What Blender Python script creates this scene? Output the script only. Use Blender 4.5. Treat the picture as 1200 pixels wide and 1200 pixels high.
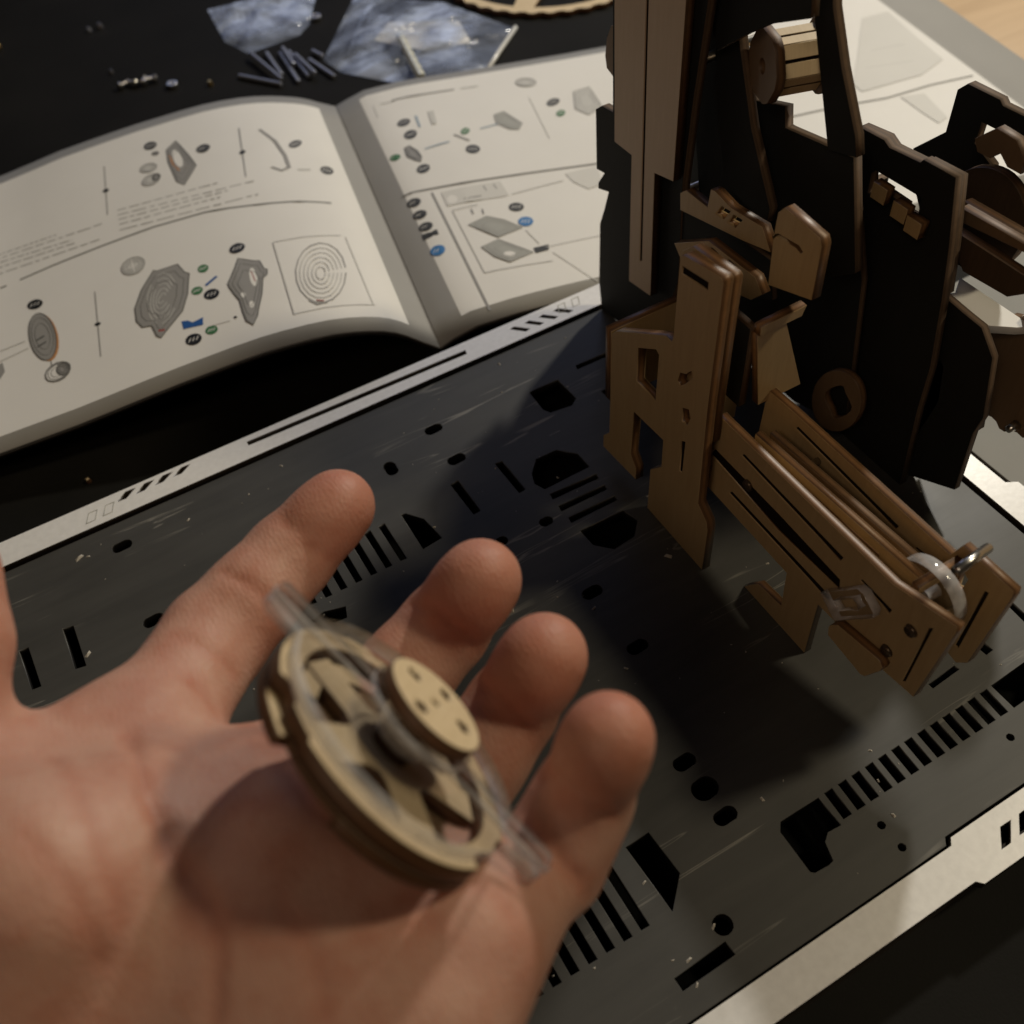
import bpy, bmesh, math, random, json
import numpy as np
from mathutils import Matrix, Vector
# All lengths below are in millimetres; U turns them into metres.
U = 0.001
DATA = json.loads(r"""{"holes":[[[117.1,227.3],[119.4,227.5],[129.0,227.3],[129.5,215.5],[126.4,213.3],[118.2,214.5],[116.8,217.1]],
[[138.5,229.9],[152.7,229.6],[152.7,227.7],[137.9,227.9]],
[[139.1,213.4],[146.1,214.0],[145.2,211.5],[139.0,211.4]],
[[98.2,193.4],[102.6,198.2],[110.6,198.1],[115.7,192.6],[116.0,185.5],[98.3,185.2],[96.7,189.1]],
[[98.7,182.4],[116.2,181.6],[115.8,179.5],[98.3,180.0]],
[[98.4,176.6],[115.9,176.0],[115.6,173.9],[98.0,174.2]],
[[98.6,170.7],[116.1,170.3],[115.8,168.3],[98.2,168.4]],
[[98.9,164.2],[114.9,163.6],[116.4,157.7],[112.1,153.0],[104.0,152.2],[99.3,157.2]],
[[72.7,204.1],[75.8,204.6],[75.9,188.9],[73.2,188.8]],
[[89.9,204.2],[92.5,204.0],[92.9,188.7],[90.3,188.5]],
[[52.9,201.7],[54.4,201.4],[58.5,195.9],[60.0,185.9],[52.8,185.1]],
[[44.4,201.2],[46.7,201.4],[46.8,184.7],[44.6,184.8]],
[[39.2,201.2],[41.5,201.4],[41.6,184.7],[39.4,184.8]],
[[34.0,201.2],[36.3,201.4],[36.4,184.7],[34.2,184.8]],
[[28.8,201.2],[31.1,201.4],[31.2,184.7],[29.0,184.8]],
[[23.6,201.2],[25.9,201.4],[26.0,184.7],[23.8,184.8]],
[[18.4,201.2],[20.7,201.4],[20.8,184.7],[18.6,184.8]],
[[13.2,201.2],[15.5,201.4],[15.6,184.7],[13.4,184.8]],
[[11.3,179.7],[16.2,180.2],[22.6,178.4],[21.4,174.5],[14.0,175.0]],
[[-56.2,218.7],[-53.0,217.9],[-53.1,201.4],[-56.3,202.0]],
[[-69.9,218.0],[-67.1,217.6],[-66.7,201.7],[-69.4,202.0]],
[[-83.8,216.6],[-80.7,215.8],[-80.0,199.8],[-83.1,200.4]],
[[46.3,72.1],[48.7,72.1],[48.7,53.2],[46.3,53.2]],
[[41.3,72.1],[43.7,72.1],[43.7,53.2],[41.3,53.2]],
[[36.3,72.1],[38.7,72.1],[38.7,53.2],[36.3,53.2]],
[[31.3,72.1],[33.7,72.1],[33.7,53.2],[31.3,53.2]],
[[26.3,72.1],[28.7,72.1],[28.7,53.2],[26.3,53.2]],
[[21.3,72.1],[23.7,72.1],[23.7,53.2],[21.3,53.2]],
[[16.3,72.1],[18.7,72.1],[18.7,53.2],[16.3,53.2]],
[[11.3,72.1],[13.7,72.1],[13.7,53.2],[11.3,53.2]],
[[6.3,72.1],[8.7,72.1],[8.7,53.2],[6.3,53.2]],
[[54.4,72.0],[61.5,72.1],[62.2,59.6],[55.3,52.9]],
[[62.0,40.9],[62.2,37.4],[46.9,37.1],[46.8,40.4]],
[[106.2,57.1],[108.8,57.1],[108.4,49.3],[105.8,49.3]],
[[110.8,57.1],[113.4,57.1],[113.0,49.3],[110.4,49.3]],
[[115.3,57.1],[117.9,57.1],[117.5,49.3],[114.9,49.3]],
[[119.9,57.1],[122.5,57.1],[122.1,49.3],[119.5,49.3]],
[[124.4,57.1],[127.0,57.1],[126.6,49.3],[124.0,49.3]],
[[129.0,57.1],[131.6,57.1],[131.2,49.3],[128.6,49.3]],
[[133.5,57.1],[136.1,57.1],[135.7,49.3],[133.1,49.3]],
[[138.1,57.1],[140.7,57.1],[140.3,49.3],[137.7,49.3]],
[[142.6,57.1],[145.2,57.1],[144.8,49.3],[142.2,49.3]],
[[147.1,57.1],[149.7,57.1],[149.3,49.3],[146.7,49.3]],
[[151.7,57.1],[154.3,57.1],[153.9,49.3],[151.3,49.3]],
[[156.2,57.1],[158.8,57.1],[158.4,49.3],[155.8,49.3]],
[[160.8,57.1],[163.4,57.1],[163.0,49.3],[160.4,49.3]],
[[91.8,56.9],[93.2,56.9],[104.1,56.9],[104.1,48.5],[100.1,48.8],[97.8,47.2],[96.4,42.6],[94.9,42.3],[90.7,42.6],[89.9,43.3],[90.1,54.9]],
[[165.2,57.2],[178.1,57.7],[183.8,53.0],[179.0,49.7],[165.3,49.3]],
[[151.3,66.4],[161.4,67.0],[161.7,65.5],[151.4,64.9]],
[[171.1,68.0],[173.8,68.5],[174.0,65.1],[171.4,64.9]],
[[188.8,74.0],[190.7,74.6],[190.4,65.9],[188.3,65.5]],
[[82.8,230.4],[82.7,231.2],[82.2,231.8],[81.6,232.2],[80.8,232.4],[77.5,232.2],[76.8,231.8],[76.4,231.2],[76.2,230.4],[76.4,229.6],[76.8,229.0],[77.5,228.6],[78.2,228.4],[81.6,228.6],[82.2,229.0],[82.7,229.6]],
[[83.1,213.3],[82.9,214.1],[82.5,214.8],[81.9,215.2],[81.1,215.3],[77.7,215.2],[77.1,214.8],[76.6,214.1],[76.5,213.3],[76.6,212.6],[77.1,211.9],[77.7,211.5],[78.5,211.3],[81.9,211.5],[82.5,211.9],[82.9,212.6]],
[[-27.8,240.5],[-28.0,241.2],[-28.4,241.9],[-29.1,242.3],[-29.8,242.5],[-33.2,242.3],[-33.9,241.9],[-34.3,241.2],[-34.4,240.5],[-34.3,239.7],[-33.9,239.0],[-33.2,238.6],[-32.4,238.5],[-29.1,238.6],[-28.4,239.0],[-28.0,239.7]],
[[-27.3,206.1],[-27.4,206.8],[-27.9,207.5],[-28.5,207.9],[-29.3,208.1],[-32.7,207.9],[-33.3,207.5],[-33.7,206.8],[-33.9,206.1],[-33.7,205.3],[-33.3,204.7],[-32.7,204.2],[-31.9,204.1],[-28.5,204.2],[-27.9,204.7],[-27.4,205.3]],
[[92.6,142.2],[92.5,142.9],[92.1,143.6],[91.4,144.0],[90.6,144.2],[87.3,144.0],[86.6,143.6],[86.2,142.9],[86.0,142.2],[86.2,141.4],[86.6,140.8],[87.3,140.3],[88.0,140.2],[91.4,140.3],[92.1,140.8],[92.5,141.4]],
[[93.4,119.0],[93.3,119.8],[92.8,120.4],[92.2,120.9],[91.4,121.0],[88.0,120.9],[87.4,120.4],[87.0,119.8],[86.8,119.0],[87.0,118.3],[87.4,117.6],[88.0,117.2],[88.8,117.0],[92.2,117.2],[92.8,117.6],[93.3,118.3]],
[[83.9,82.9],[83.7,83.7],[83.3,84.4],[82.7,84.8],[81.9,84.9],[78.5,84.8],[77.9,84.4],[77.5,83.7],[77.3,82.9],[77.5,82.2],[77.9,81.5],[78.5,81.1],[79.3,80.9],[82.7,81.1],[83.3,81.5],[83.7,82.2]],
[[84.1,65.5],[84.0,66.3],[83.5,66.9],[82.9,67.3],[82.1,67.5],[78.8,67.3],[78.1,66.9],[77.7,66.3],[77.5,65.5],[77.7,64.7],[78.1,64.1],[78.8,63.6],[79.5,63.5],[82.9,63.6],[83.5,64.1],[84.0,64.7]],
[[84.5,74.1],[84.3,75.3],[83.6,76.3],[82.6,76.9],[81.5,77.1],[78.9,76.9],[78.0,76.3],[77.3,75.3],[77.1,74.1],[77.3,73.0],[78.0,72.0],[78.9,71.4],[80.1,71.1],[82.6,71.4],[83.6,72.0],[84.3,73.0]],
[[58.8,225.2],[59.6,225.1],[60.3,224.6],[60.7,223.9],[60.9,223.1],[60.7,220.1],[60.3,219.4],[59.6,219.0],[58.8,218.8],[58.0,219.0],[57.3,219.4],[56.8,220.1],[56.7,220.9],[56.8,223.9],[57.3,224.6],[58.0,225.1]],
[[94.0,173.3],[93.8,174.0],[93.5,174.5],[92.9,174.9],[92.3,175.0],[90.4,174.9],[89.9,174.5],[89.5,174.0],[89.4,173.3],[89.5,172.7],[89.9,172.1],[90.4,171.7],[91.1,171.6],[92.9,171.7],[93.5,172.1],[93.8,172.7]],
[[77.6,174.2],[77.5,174.8],[77.1,175.4],[76.6,175.8],[75.9,175.9],[74.7,175.8],[74.1,175.4],[73.8,174.8],[73.6,174.2],[73.8,173.5],[74.1,173.0],[74.7,172.6],[75.3,172.5],[76.6,172.6],[77.1,173.0],[77.5,173.5]],
[[66.4,34.0],[66.3,35.0],[65.7,35.8],[64.9,36.3],[64.0,36.5],[63.0,36.3],[62.2,35.8],[61.6,35.0],[61.4,34.0],[61.6,33.1],[62.2,32.3],[63.0,31.8],[63.9,31.6],[64.9,31.8],[65.7,32.3],[66.3,33.1]],
[[66.3,44.2],[66.1,45.2],[65.6,46.0],[64.8,46.5],[63.8,46.7],[62.8,46.5],[62.0,46.0],[61.5,45.2],[61.3,44.2],[61.5,43.3],[62.0,42.5],[62.8,42.0],[63.7,41.8],[64.8,42.0],[65.6,42.5],[66.1,43.3]],
[[113.7,43.2],[113.7,43.6],[113.4,43.9],[113.1,44.1],[112.8,44.2],[112.3,44.1],[112.0,43.9],[111.8,43.6],[111.7,43.2],[111.8,42.8],[112.0,42.5],[112.3,42.3],[112.7,42.2],[113.1,42.3],[113.4,42.5],[113.7,42.8]],
[[114.1,36.4],[114.0,36.7],[113.8,37.1],[113.5,37.3],[113.1,37.3],[112.7,37.3],[112.4,37.1],[112.2,36.7],[112.1,36.4],[112.2,36.0],[112.4,35.7],[112.7,35.5],[113.1,35.4],[113.5,35.5],[113.8,35.7],[114.0,36.0]],
[[158.9,43.7],[158.8,44.0],[158.6,44.3],[158.3,44.6],[157.9,44.6],[157.5,44.6],[157.1,44.3],[156.9,44.0],[156.9,43.7],[156.9,43.3],[157.1,43.0],[157.5,42.7],[157.8,42.7],[158.3,42.7],[158.6,43.0],[158.8,43.3]]],"pin":[[133.0,64.7,70.6],[145.5,66.5,67.8]],"pieces":{"front_panel":{"ax":"x","c":122,"t":3,"mat":"ply","o":[[153.2,103.1],[152.0,104.1],[138.0,106.7],[136.9,105.7],[137.2,64.8],[136.4,27.0],[131.8,23.1],[130.9,20.0],[130.9,0.2],[160.2,0.2],[159.8,19.5],[154.5,25.8],[154.6,37.4],[169.5,36.4],[170.4,16.7],[167.4,13.0],[167.1,7.4],[186.2,5.9],[186.2,11.3],[182.7,15.6],[181.9,57.9],[179.7,60.8],[156.7,75.8],[154.0,75.7],[153.5,77.6]],"h":[[[152.0,100.9],[142.1,102.5],[142.1,100.3],[152.1,98.6]],
[[168.6,62.6],[160.4,68.1],[159.1,67.2],[159.4,49.5],[168.8,49.6]],
[[149.5,68.1],[147.0,69.5],[145.1,72.2],[144.2,70.5],[147.0,66.1],[149.0,63.8],[150.3,64.7]],
[[147.1,57.0],[144.6,58.5],[143.5,56.1],[144.7,52.5],[147.0,51.9]],
[[146.2,44.6],[144.7,45.6],[144.8,32.4],[146.0,32.0]]]},"backing_board":{"ax":"x","c":125.4,"t":3,"mat":"ply","o":[[156.7,101.1],[153.0,104.5],[138.7,105.4],[137.7,104.6],[138.0,49.0],[150.5,44.7]],"h":[]},"near_rail":{"ax":"x","c":129,"t":2.4,"mat":"ply","o":[[139.9,56.3],[135.6,56.2],[74.7,56.3],[57.0,61.7],[56.6,59.4],[58.5,27.5],[69.7,25.5],[92.5,24.8],[92.0,0.2],[119.1,0.2],[119.4,0.2],[114.2,7.9],[104.2,9.0],[105.2,24.2],[144.8,25.6],[147.4,45.3]],"h":[[[129.5,49.8],[128.6,51.3],[89.6,49.5],[90.1,47.5]],
[[131.8,31.6],[130.8,33.4],[89.1,32.2],[89.7,30.0]],
[[141.5,39.4],[139.9,42.9],[112.8,42.5],[88.6,41.3],[87.8,37.8],[111.4,36.7]],
[[83.2,47.5],[82.6,48.6],[72.5,48.2],[72.8,46.3]],
[[62.5,53.8],[61.7,54.8],[62.0,29.9],[62.8,28.3]]]},"far_rail":{"ax":"x","c":146,"t":2.4,"mat":"ply","o":[[140.7,56.0],[131.2,56.3],[74.0,56.0],[72.2,61.8],[57.2,61.7],[56.8,59.9],[58.2,28.8],[60.7,25.2],[89.2,32.3],[141.7,29.4]],"h":[[[128.3,51.5],[127.4,52.9],[89.1,50.7],[89.6,49.0]],
[[83.1,48.5],[82.4,49.5],[75.5,50.3],[75.9,48.6]],
[[62.8,54.7],[61.9,55.2],[61.9,30.7],[63.0,30.3]],
[[70.0,52.2],[69.0,54.6],[67.5,53.6],[67.9,48.2],[69.5,47.5]]]},"tower_face":{"ax":"x","c":160,"t":3,"mat":"tan","o":[[238.4,157.8],[204.4,166.0],[206.5,133.1],[206.9,80.5],[216.4,78.4],[215.4,32.0],[228.3,30.1],[228.8,78.3],[238.4,78.3],[239.3,121.7]],"h":[[[224.4,151.8],[223.3,152.1],[221.1,42.9],[222.6,42.0]]]},"tower_backing":{"ax":"x","c":163.4,"t":3,"mat":"black","o":[[248.3,154.7],[200.1,166.3],[201.8,133.8],[204.8,105.2],[206.7,78.7],[205.1,43.2],[215.7,11.7],[233.4,3.5],[250.9,0.2],[252.7,12.4],[252.1,38.6],[249.3,46.1],[246.7,54.3],[253.2,52.2],[253.1,54.6],[249.4,60.1],[254.2,59.3],[254.6,80.8],[251.0,83.6],[244.6,84.2],[245.2,118.7]],"h":[]},"tower_side_disc":{"ax":"x","c":168,"t":3,"mat":"brown","o":[[252.9,107.1],[255.3,102.3],[256.2,96.5],[255.2,92.8],[250.7,91.3],[241.4,95.8],[242.0,111.1]],"h":[]},"frame_bar":{"ax":"x","c":172,"t":3,"mat":"black","o":[[213.1,152.1],[205.4,154.1],[201.5,131.5],[197.8,120.8],[189.6,101.6],[177.6,82.5],[178.1,77.5],[184.2,77.4],[197.5,80.3],[205.6,101.9]],"h":[]},"frame_bar_right":{"ax":"x","c":178,"t":3,"mat":"black","o":[[190.4,156.8],[179.6,159.7],[173.3,137.7],[167.0,125.7],[158.2,111.9],[156.4,106.9],[166.3,104.4],[180.4,137.2]],"h":[]},"frame_top_plate":{"ax":"x","c":168.5,"t":2.6,"mat":"black","o":[[215.0,140.5],[172.6,153.6],[170.4,139.1],[182.9,133.3],[192.6,126.7],[202.8,118.8]],"h":[]},"frame_crossbar":{"ax":"x","c":180,"t":3,"mat":"black","o":[[234.0,129.5],[216.0,135.2],[206.5,113.8],[198.1,103.1],[186.1,106.6],[184.9,101.0],[159.0,104.9],[149.6,74.6],[171.2,57.7],[218.0,58.5]],"h":[]},"lattice_plank":{"ax":"x","c":158,"t":3,"mat":"ply","o":[[200.7,80.8],[198.0,83.1],[187.9,83.0],[187.2,89.2],[185.3,89.6],[178.2,88.3],[165.0,89.7],[160.4,84.3],[171.8,81.3],[200.1,75.3]],"h":[[[184.3,82.8],[181.8,86.7],[178.0,87.1],[180.4,83.3]],
[[178.9,83.0],[176.5,86.9],[172.8,87.3],[175.2,83.5]]]},"lower_lattice":{"ax":"x","c":153,"t":3,"mat":"ply","o":[[195.5,68.4],[180.1,78.4],[159.5,79.0],[155.9,75.5],[159.8,70.9],[170.7,67.8],[190.6,63.7]],"h":[[[180.4,74.8],[178.4,77.2],[175.2,77.1],[177.2,74.7]],
[[172.7,75.5],[170.7,77.8],[167.7,77.7],[169.5,75.1]]]},"latch_plate":{"ax":"x","c":150,"t":3,"mat":"ply","o":[[151.9,104.7],[149.9,107.2],[137.1,106.0],[136.0,104.1],[135.7,88.5],[151.3,83.1],[152.1,96.9],[152.1,101.4]],"h":[[[152.3,97.8],[150.7,99.2],[143.2,100.2],[141.5,99.3],[142.2,98.5],[144.2,99.1]]]},"side_frame":{"ax":"x","c":195,"t":3,"mat":"black","o":[[173.4,100.2],[172.3,101.9],[163.4,102.4],[161.1,101.3],[150.4,102.4],[149.6,103.6],[138.8,104.0],[134.4,85.9],[131.4,71.0],[127.8,48.8],[127.1,32.1],[123.9,0.2],[170.2,0.2],[178.8,55.9],[167.1,74.9]],"h":[[[164.9,91.8],[163.7,93.2],[146.9,93.8],[146.4,86.3],[151.0,85.8],[151.5,89.2],[159.2,89.3],[160.2,86.1],[164.8,85.7]]]},"outer_frame":{"ax":"x","c":230,"t":3,"mat":"black","o":[[180.6,72.6],[181.2,78.7],[171.7,88.5],[171.9,101.2],[169.2,104.1],[157.9,104.4],[156.5,103.3],[125.5,104.4],[121.7,96.3],[155.9,96.6],[161.3,96.4],[161.3,90.0],[153.7,86.6],[147.0,60.3],[164.0,49.8]],"h":[]},"drive_disc":{"ax":"x","c":222,"t":3,"mat":"dark","o":[[133.1,83.9],[132.4,81.7],[131.9,79.4],[131.8,77.0],[132.1,74.5],[132.6,72.0],[133.5,69.7],[134.7,67.4],[136.2,65.4],[138.0,63.5],[140.0,62.0],[142.2,60.9],[144.5,60.1],[146.9,59.8],[149.3,59.8],[151.5,60.4],[153.7,61.3],[155.7,62.7],[157.3,64.4],[158.7,66.4],[159.8,68.7],[160.4,71.2],[160.7,73.8],[160.6,76.4],[160.2,79.0],[159.4,81.5],[158.2,83.8],[156.8,85.9],[155.1,87.8],[153.3,89.3],[151.3,90.5],[149.1,91.4],[147.0,91.9],[144.8,92.1],[142.7,91.9],[140.6,91.3],[138.7,90.4],[137.0,89.2],[135.5,87.7],[134.2,85.9]],"h":[]},"upper_track":{"ax":"x","c":207,"t":3,"mat":"brown","o":[[144.3,86.9],[143.0,88.3],[115.6,89.5],[114.8,87.9],[144.2,84.2]],"h":[]},"upper_track_layer":{"ax":"x","c":211,"t":3,"mat":"brown","o":[[146.7,86.1],[145.4,87.3],[116.0,88.5],[115.1,86.5],[146.7,82.8]],"h":[]},"lower_track":{"ax":"x","c":203,"t":3,"mat":"dark","o":[[141.4,83.2],[140.0,84.5],[115.2,84.7],[114.6,80.0],[118.7,76.4],[133.5,75.2]],"h":[]},"side_frame_layer":{"ax":"x","c":198.6,"t":2.6,"mat":"black","o":[[175.0,99.9],[165.6,101.1],[162.5,99.6],[151.7,100.5],[150.9,101.6],[140.0,102.3],[135.4,83.7],[132.7,69.9],[137.8,62.0],[164.1,75.2]],"h":[[[168.2,89.6],[165.9,91.8],[148.2,92.2],[148.1,84.9],[168.1,83.7]]]},"bearing_bracket":{"ax":"x","c":214,"t":3,"mat":"brown","o":[[150.5,102.3],[145.2,107.7],[138.5,107.4],[135.0,104.4],[134.3,100.0],[138.7,99.9],[141.9,102.2],[144.2,99.6],[148.5,99.4]],"h":[]},"toothed_gear":{"ax":"x","c":216,"t":3,"mat":"brown","o":[[98.1,57.7],[97.3,55.9],[95.8,54.4],[95.4,52.2],[96.1,49.8],[96.0,47.6],[95.2,45.3],[95.5,42.9],[97.0,41.0],[97.7,38.8],[97.7,36.1],[98.8,34.0],[100.8,33.0],[102.1,31.3],[103.1,28.6],[104.8,27.2],[107.0,27.5],[108.8,26.7],[110.6,24.6],[112.5,24.4],[114.3,25.9],[116.2,26.2],[118.4,25.4],[120.2,26.4],[121.2,28.9],[122.6,30.3],[124.8,30.8],[126.0,32.8],[125.9,35.8],[126.6,37.9],[128.2,39.7],[128.5,42.1],[127.5,44.8],[127.3,47.2],[128.0,49.7],[127.4,52.1],[125.7,54.0],[124.8,56.0],[124.5,58.7],[123.2,60.5],[121.2,61.3],[119.7,62.7],[118.7,65.0],[117.0,66.0],[115.0,65.6],[113.3,66.2],[111.7,67.6],[109.9,67.7],[108.4,66.4],[106.8,66.0],[104.9,66.5],[103.3,65.6],[102.4,63.6],[101.1,62.4],[99.3,61.8],[98.2,60.2]],"h":[]},"small_ring":{"ax":"x","c":186,"t":2.4,"mat":"brown","o":[[140.5,29.5],[140.1,27.5],[139.9,25.4],[140.1,23.1],[140.5,20.8],[141.2,18.5],[142.2,16.2],[143.4,14.1],[144.8,12.2],[146.4,10.6],[148.1,9.3],[149.9,8.4],[151.6,7.9],[153.4,7.9],[155.0,8.3],[156.4,9.1],[157.6,10.4],[158.6,12.0],[159.2,13.9],[159.6,16.1],[159.6,18.4],[159.4,20.8],[158.8,23.2],[157.9,25.6],[156.9,27.8],[155.6,29.8],[154.1,31.5],[152.5,32.9],[150.9,34.0],[149.2,34.7],[147.6,35.1],[146.0,35.0],[144.5,34.6],[143.2,33.8],[142.1,32.7],[141.2,31.2]],"h":[[[144.4,25.9],[143.3,24.6],[143.4,22.6],[144.6,19.9],[146.4,17.3],[148.1,15.4],[149.2,14.9],[149.9,15.4],[150.6,16.4],[151.9,17.4],[153.4,18.4],[154.5,19.8],[154.4,21.9],[153.1,24.5],[151.1,27.1],[149.5,28.8],[148.4,29.3],[147.8,28.8],[147.1,27.8],[145.9,26.9]]]},"inner_frame":{"ax":"x","c":208,"t":3,"mat":"black","o":[[145.7,56.9],[131.1,57.5],[119.3,51.8],[114.2,26.6],[118.9,16.6],[128.5,7.9]],"h":[]},"rack_gear":{"ax":"x","c":200,"t":3,"mat":"brown","o":[[129.4,48.3],[126.9,46.9],[124.6,34.9],[125.8,26.7],[127.0,19.9],[129.7,19.4],[128.3,31.8]],"h":[]},"mechanism_back":{"ax":"x","c":164,"t":2,"mat":"black","o":[[207.7,68.7],[182.2,74.7],[166.0,75.7],[162.7,63.8],[182.6,52.7],[205.1,44.7]],"h":[]},"bottom_tab":{"ax":"x","c":126.2,"t":2.6,"mat":"ply","o":[[85.4,25.5],[85.0,27.2],[83.0,29.9],[68.9,32.7],[67.3,31.3],[67.6,29.1],[70.7,21.8],[71.9,20.8],[84.8,22.5]],"h":[]},"rear_panel":{"ax":"x","c":190,"t":2.4,"mat":"black","o":[[245.6,95.3],[223.2,93.7],[193.4,93.5],[167.9,96.8],[154.8,63.9],[146.8,10.3],[170.3,2.4],[232.4,0.2]],"h":[]},"gear_cover":{"ax":"x","c":200,"t":2.4,"mat":"black","o":[[141.4,68.0],[136.5,67.7],[127.3,66.7],[120.4,66.2],[114.1,59.9],[109.7,40.5],[110.7,33.3],[109.0,9.5],[126.0,0.2],[134.6,22.9]],"h":[]}},"bright_plate":[[206.9,139.4],[209.8,137.8],[215.8,142.0],[216.1,120.5],[228.7,121.5],[224.1,111.5],[212.3,117.9],[205.3,123.9],[205.4,129.6],[206.2,131.7]],"strip_r":[[222.1,121.3],[221.1,107.1],[222.6,105.7],[227.1,73.8],[212.3,61.3],[215.0,105.6],[213.6,105.2],[213.6,116.3]],"grey":[[241.0,144.0],[269.3,125.0],[218.3,61.1],[215.4,118.5]],"loz_up":[[[-27.1,259.2],[-23.5,262.5],[-19.9,263.2],[-24.1,259.0]],
[[-20.6,259.1],[-16.7,262.7],[-13.3,263.2],[-17.5,259.1]],
[[-13.9,259.3],[-10.1,263.0],[-6.5,263.5],[-10.8,259.3]],
[[-7.2,259.6],[-3.3,263.0],[-0.1,263.0],[-4.2,259.4]]],"loz_up2":[[[127.5,260.2],[129.9,260.2],[134.1,255.9],[132.1,255.5]],
[[134.0,259.9],[136.3,260.1],[140.3,255.9],[138.3,255.6]],
[[140.2,259.8],[142.6,260.0],[146.7,255.9],[144.8,255.5]],
[[146.6,259.7],[149.2,259.9],[153.4,255.7],[151.4,255.4]]],"slit_up":[[20.6,260.8],[107.7,259.2],[107.3,257.2],[20.6,258.9]],"loz_lo":[[[136.7,27.5],[140.1,27.5],[135.8,23.5],[132.8,23.4]],
[[143.1,27.5],[146.6,27.6],[142.4,23.7],[139.2,23.7]],
[[149.5,27.5],[152.9,27.5],[148.7,23.7],[145.5,23.7]]],"low_step":[[123.2,30.7],[125.1,31.8],[121.8,21.1],[124.2,19.6]],"spine":[103.4,273.7,-5.0],"book_s":[-330.0,-230.0,-164.0,-133.0,-99.0,-67.0,-50.0,-35.0,-22.0,-14.0,-7.0,0.0,6.0,16.0,37.0,66.0,144.0,330.0],"book_zb":[-7.0,-4.0,1.5,5.0,10.5,14.5,15.0,14.0,10.5,6.5,0.0,-6.0,-3.0,0.0,1.0,0.0,-6.0,-8.0],"book_zt":[-8.0,-6.0,-1.5,4.2,8.0,10.2,10.0,8.0,4.5,1.5,-2.5,-6.0,-4.0,-1.2,-0.8,-3.0,-8.0,-8.5],"prints":[{"k":"line","col":"rule","w":1.3,"p":[[-165.1,102.9],[-142.2,104.5],[-119.2,105.0],[-96.3,104.7],[-73.8,102.6],[-52.1,97.4],[-34.3,94.6],[-21.1,93.2]]},
{"k":"line","col":"text","w":0.75,"p":[[-110.9,127.8],[-106.9,127.1]]},
{"k":"line","col":"text","w":0.75,"p":[[-105.7,126.9],[-100.9,126.1]]},
{"k":"line","col":"text","w":0.75,"p":[[-99.8,125.9],[-95.5,125.4]]},
{"k":"line","col":"text","w":0.75,"p":[[-94.4,125.3],[-90.3,124.9]]},
{"k":"line","col":"text","w":0.75,"p":[[-89.2,124.8],[-85.7,124.5]]},
{"k":"line","col":"text","w":0.75,"p":[[-84.5,124.4],[-80.1,123.9]]},
{"k":"line","col":"text","w":0.75,"p":[[-78.9,123.8],[-75.3,123.5]]},
{"k":"line","col":"text","w":0.75,"p":[[-74.2,123.4],[-68.7,122.8]]},
{"k":"line","col":"text","w":0.75,"p":[[-67.6,122.7],[-65.5,122.7]]},
{"k":"line","col":"text","w":0.75,"p":[[-111.0,124.0],[-106.2,123.0]]},
{"k":"line","col":"text","w":0.75,"p":[[-104.7,122.7],[-98.2,121.4]]},
{"k":"line","col":"text","w":0.75,"p":[[-96.7,121.1],[-94.3,120.8]]},
{"k":"line","col":"text","w":0.75,"p":[[-92.8,120.6],[-88.7,120.0]]},
{"k":"line","col":"text","w":0.75,"p":[[-87.2,119.8],[-83.9,119.3]]},
{"k":"line","col":"text","w":0.75,"p":[[-82.4,119.1],[-79.5,118.6]]},
{"k":"line","col":"text","w":0.75,"p":[[-77.9,118.4],[-74.5,117.9]]},
{"k":"line","col":"text","w":0.75,"p":[[-73.0,117.7],[-68.6,117.0]]},
{"k":"line","col":"text","w":0.75,"p":[[-67.1,116.8],[-62.5,116.8]]},
{"k":"line","col":"text","w":0.75,"p":[[-61.0,116.8],[-55.7,116.8]]},
{"k":"line","col":"text","w":0.75,"p":[[-54.1,116.9],[-50.1,116.9]]},
{"k":"line","col":"text","w":0.75,"p":[[-111.0,120.2],[-107.1,119.5]]},
{"k":"line","col":"text","w":0.75,"p":[[-105.9,119.3],[-103.8,118.9]]},
{"k":"line","col":"text","w":0.75,"p":[[-102.6,118.6],[-98.2,117.9]]},
{"k":"line","col":"text","w":0.75,"p":[[-96.9,117.7],[-93.1,117.3]]},
{"k":"line","col":"text","w":0.75,"p":[[-91.9,117.1],[-88.1,116.7]]},
{"k":"line","col":"text","w":0.75,"p":[[-86.8,116.5],[-83.4,116.1]]},
{"k":"line","col":"text","w":0.75,"p":[[-82.2,116.0],[-79.4,115.7]]},
{"k":"line","col":"text","w":0.75,"p":[[-78.2,115.5],[-73.5,114.9]]},
{"k":"line","col":"text","w":0.75,"p":[[-72.3,114.8],[-69.0,114.4]]},
{"k":"line","col":"text","w":0.75,"p":[[-67.8,114.3],[-64.7,114.2]]},
{"k":"line","col":"text","w":0.75,"p":[[-63.5,114.3],[-62.1,114.3]]},
{"k":"line","col":"text","w":0.75,"p":[[-110.9,116.3],[-106.8,115.6]]},
{"k":"line","col":"text","w":0.75,"p":[[-105.7,115.4],[-101.0,114.5]]},
{"k":"line","col":"text","w":0.75,"p":[[-99.8,114.3],[-96.9,114.0]]},
{"k":"line","col":"text","w":0.75,"p":[[-95.7,113.8],[-91.9,113.4]]},
{"k":"line","col":"text","w":0.75,"p":[[-90.7,113.3],[-85.3,112.7]]},
{"k":"line","col":"text","w":0.75,"p":[[-84.2,112.5],[-78.8,111.9]]},
{"k":"line","col":"text","w":0.75,"p":[[-77.6,111.8],[-75.3,111.5]]},
{"k":"line","col":"text","w":0.75,"p":[[-74.2,111.4],[-71.6,111.1]]},
{"k":"line","col":"text","w":0.75,"p":[[-70.4,111.0],[-68.4,110.7]]},
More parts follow.
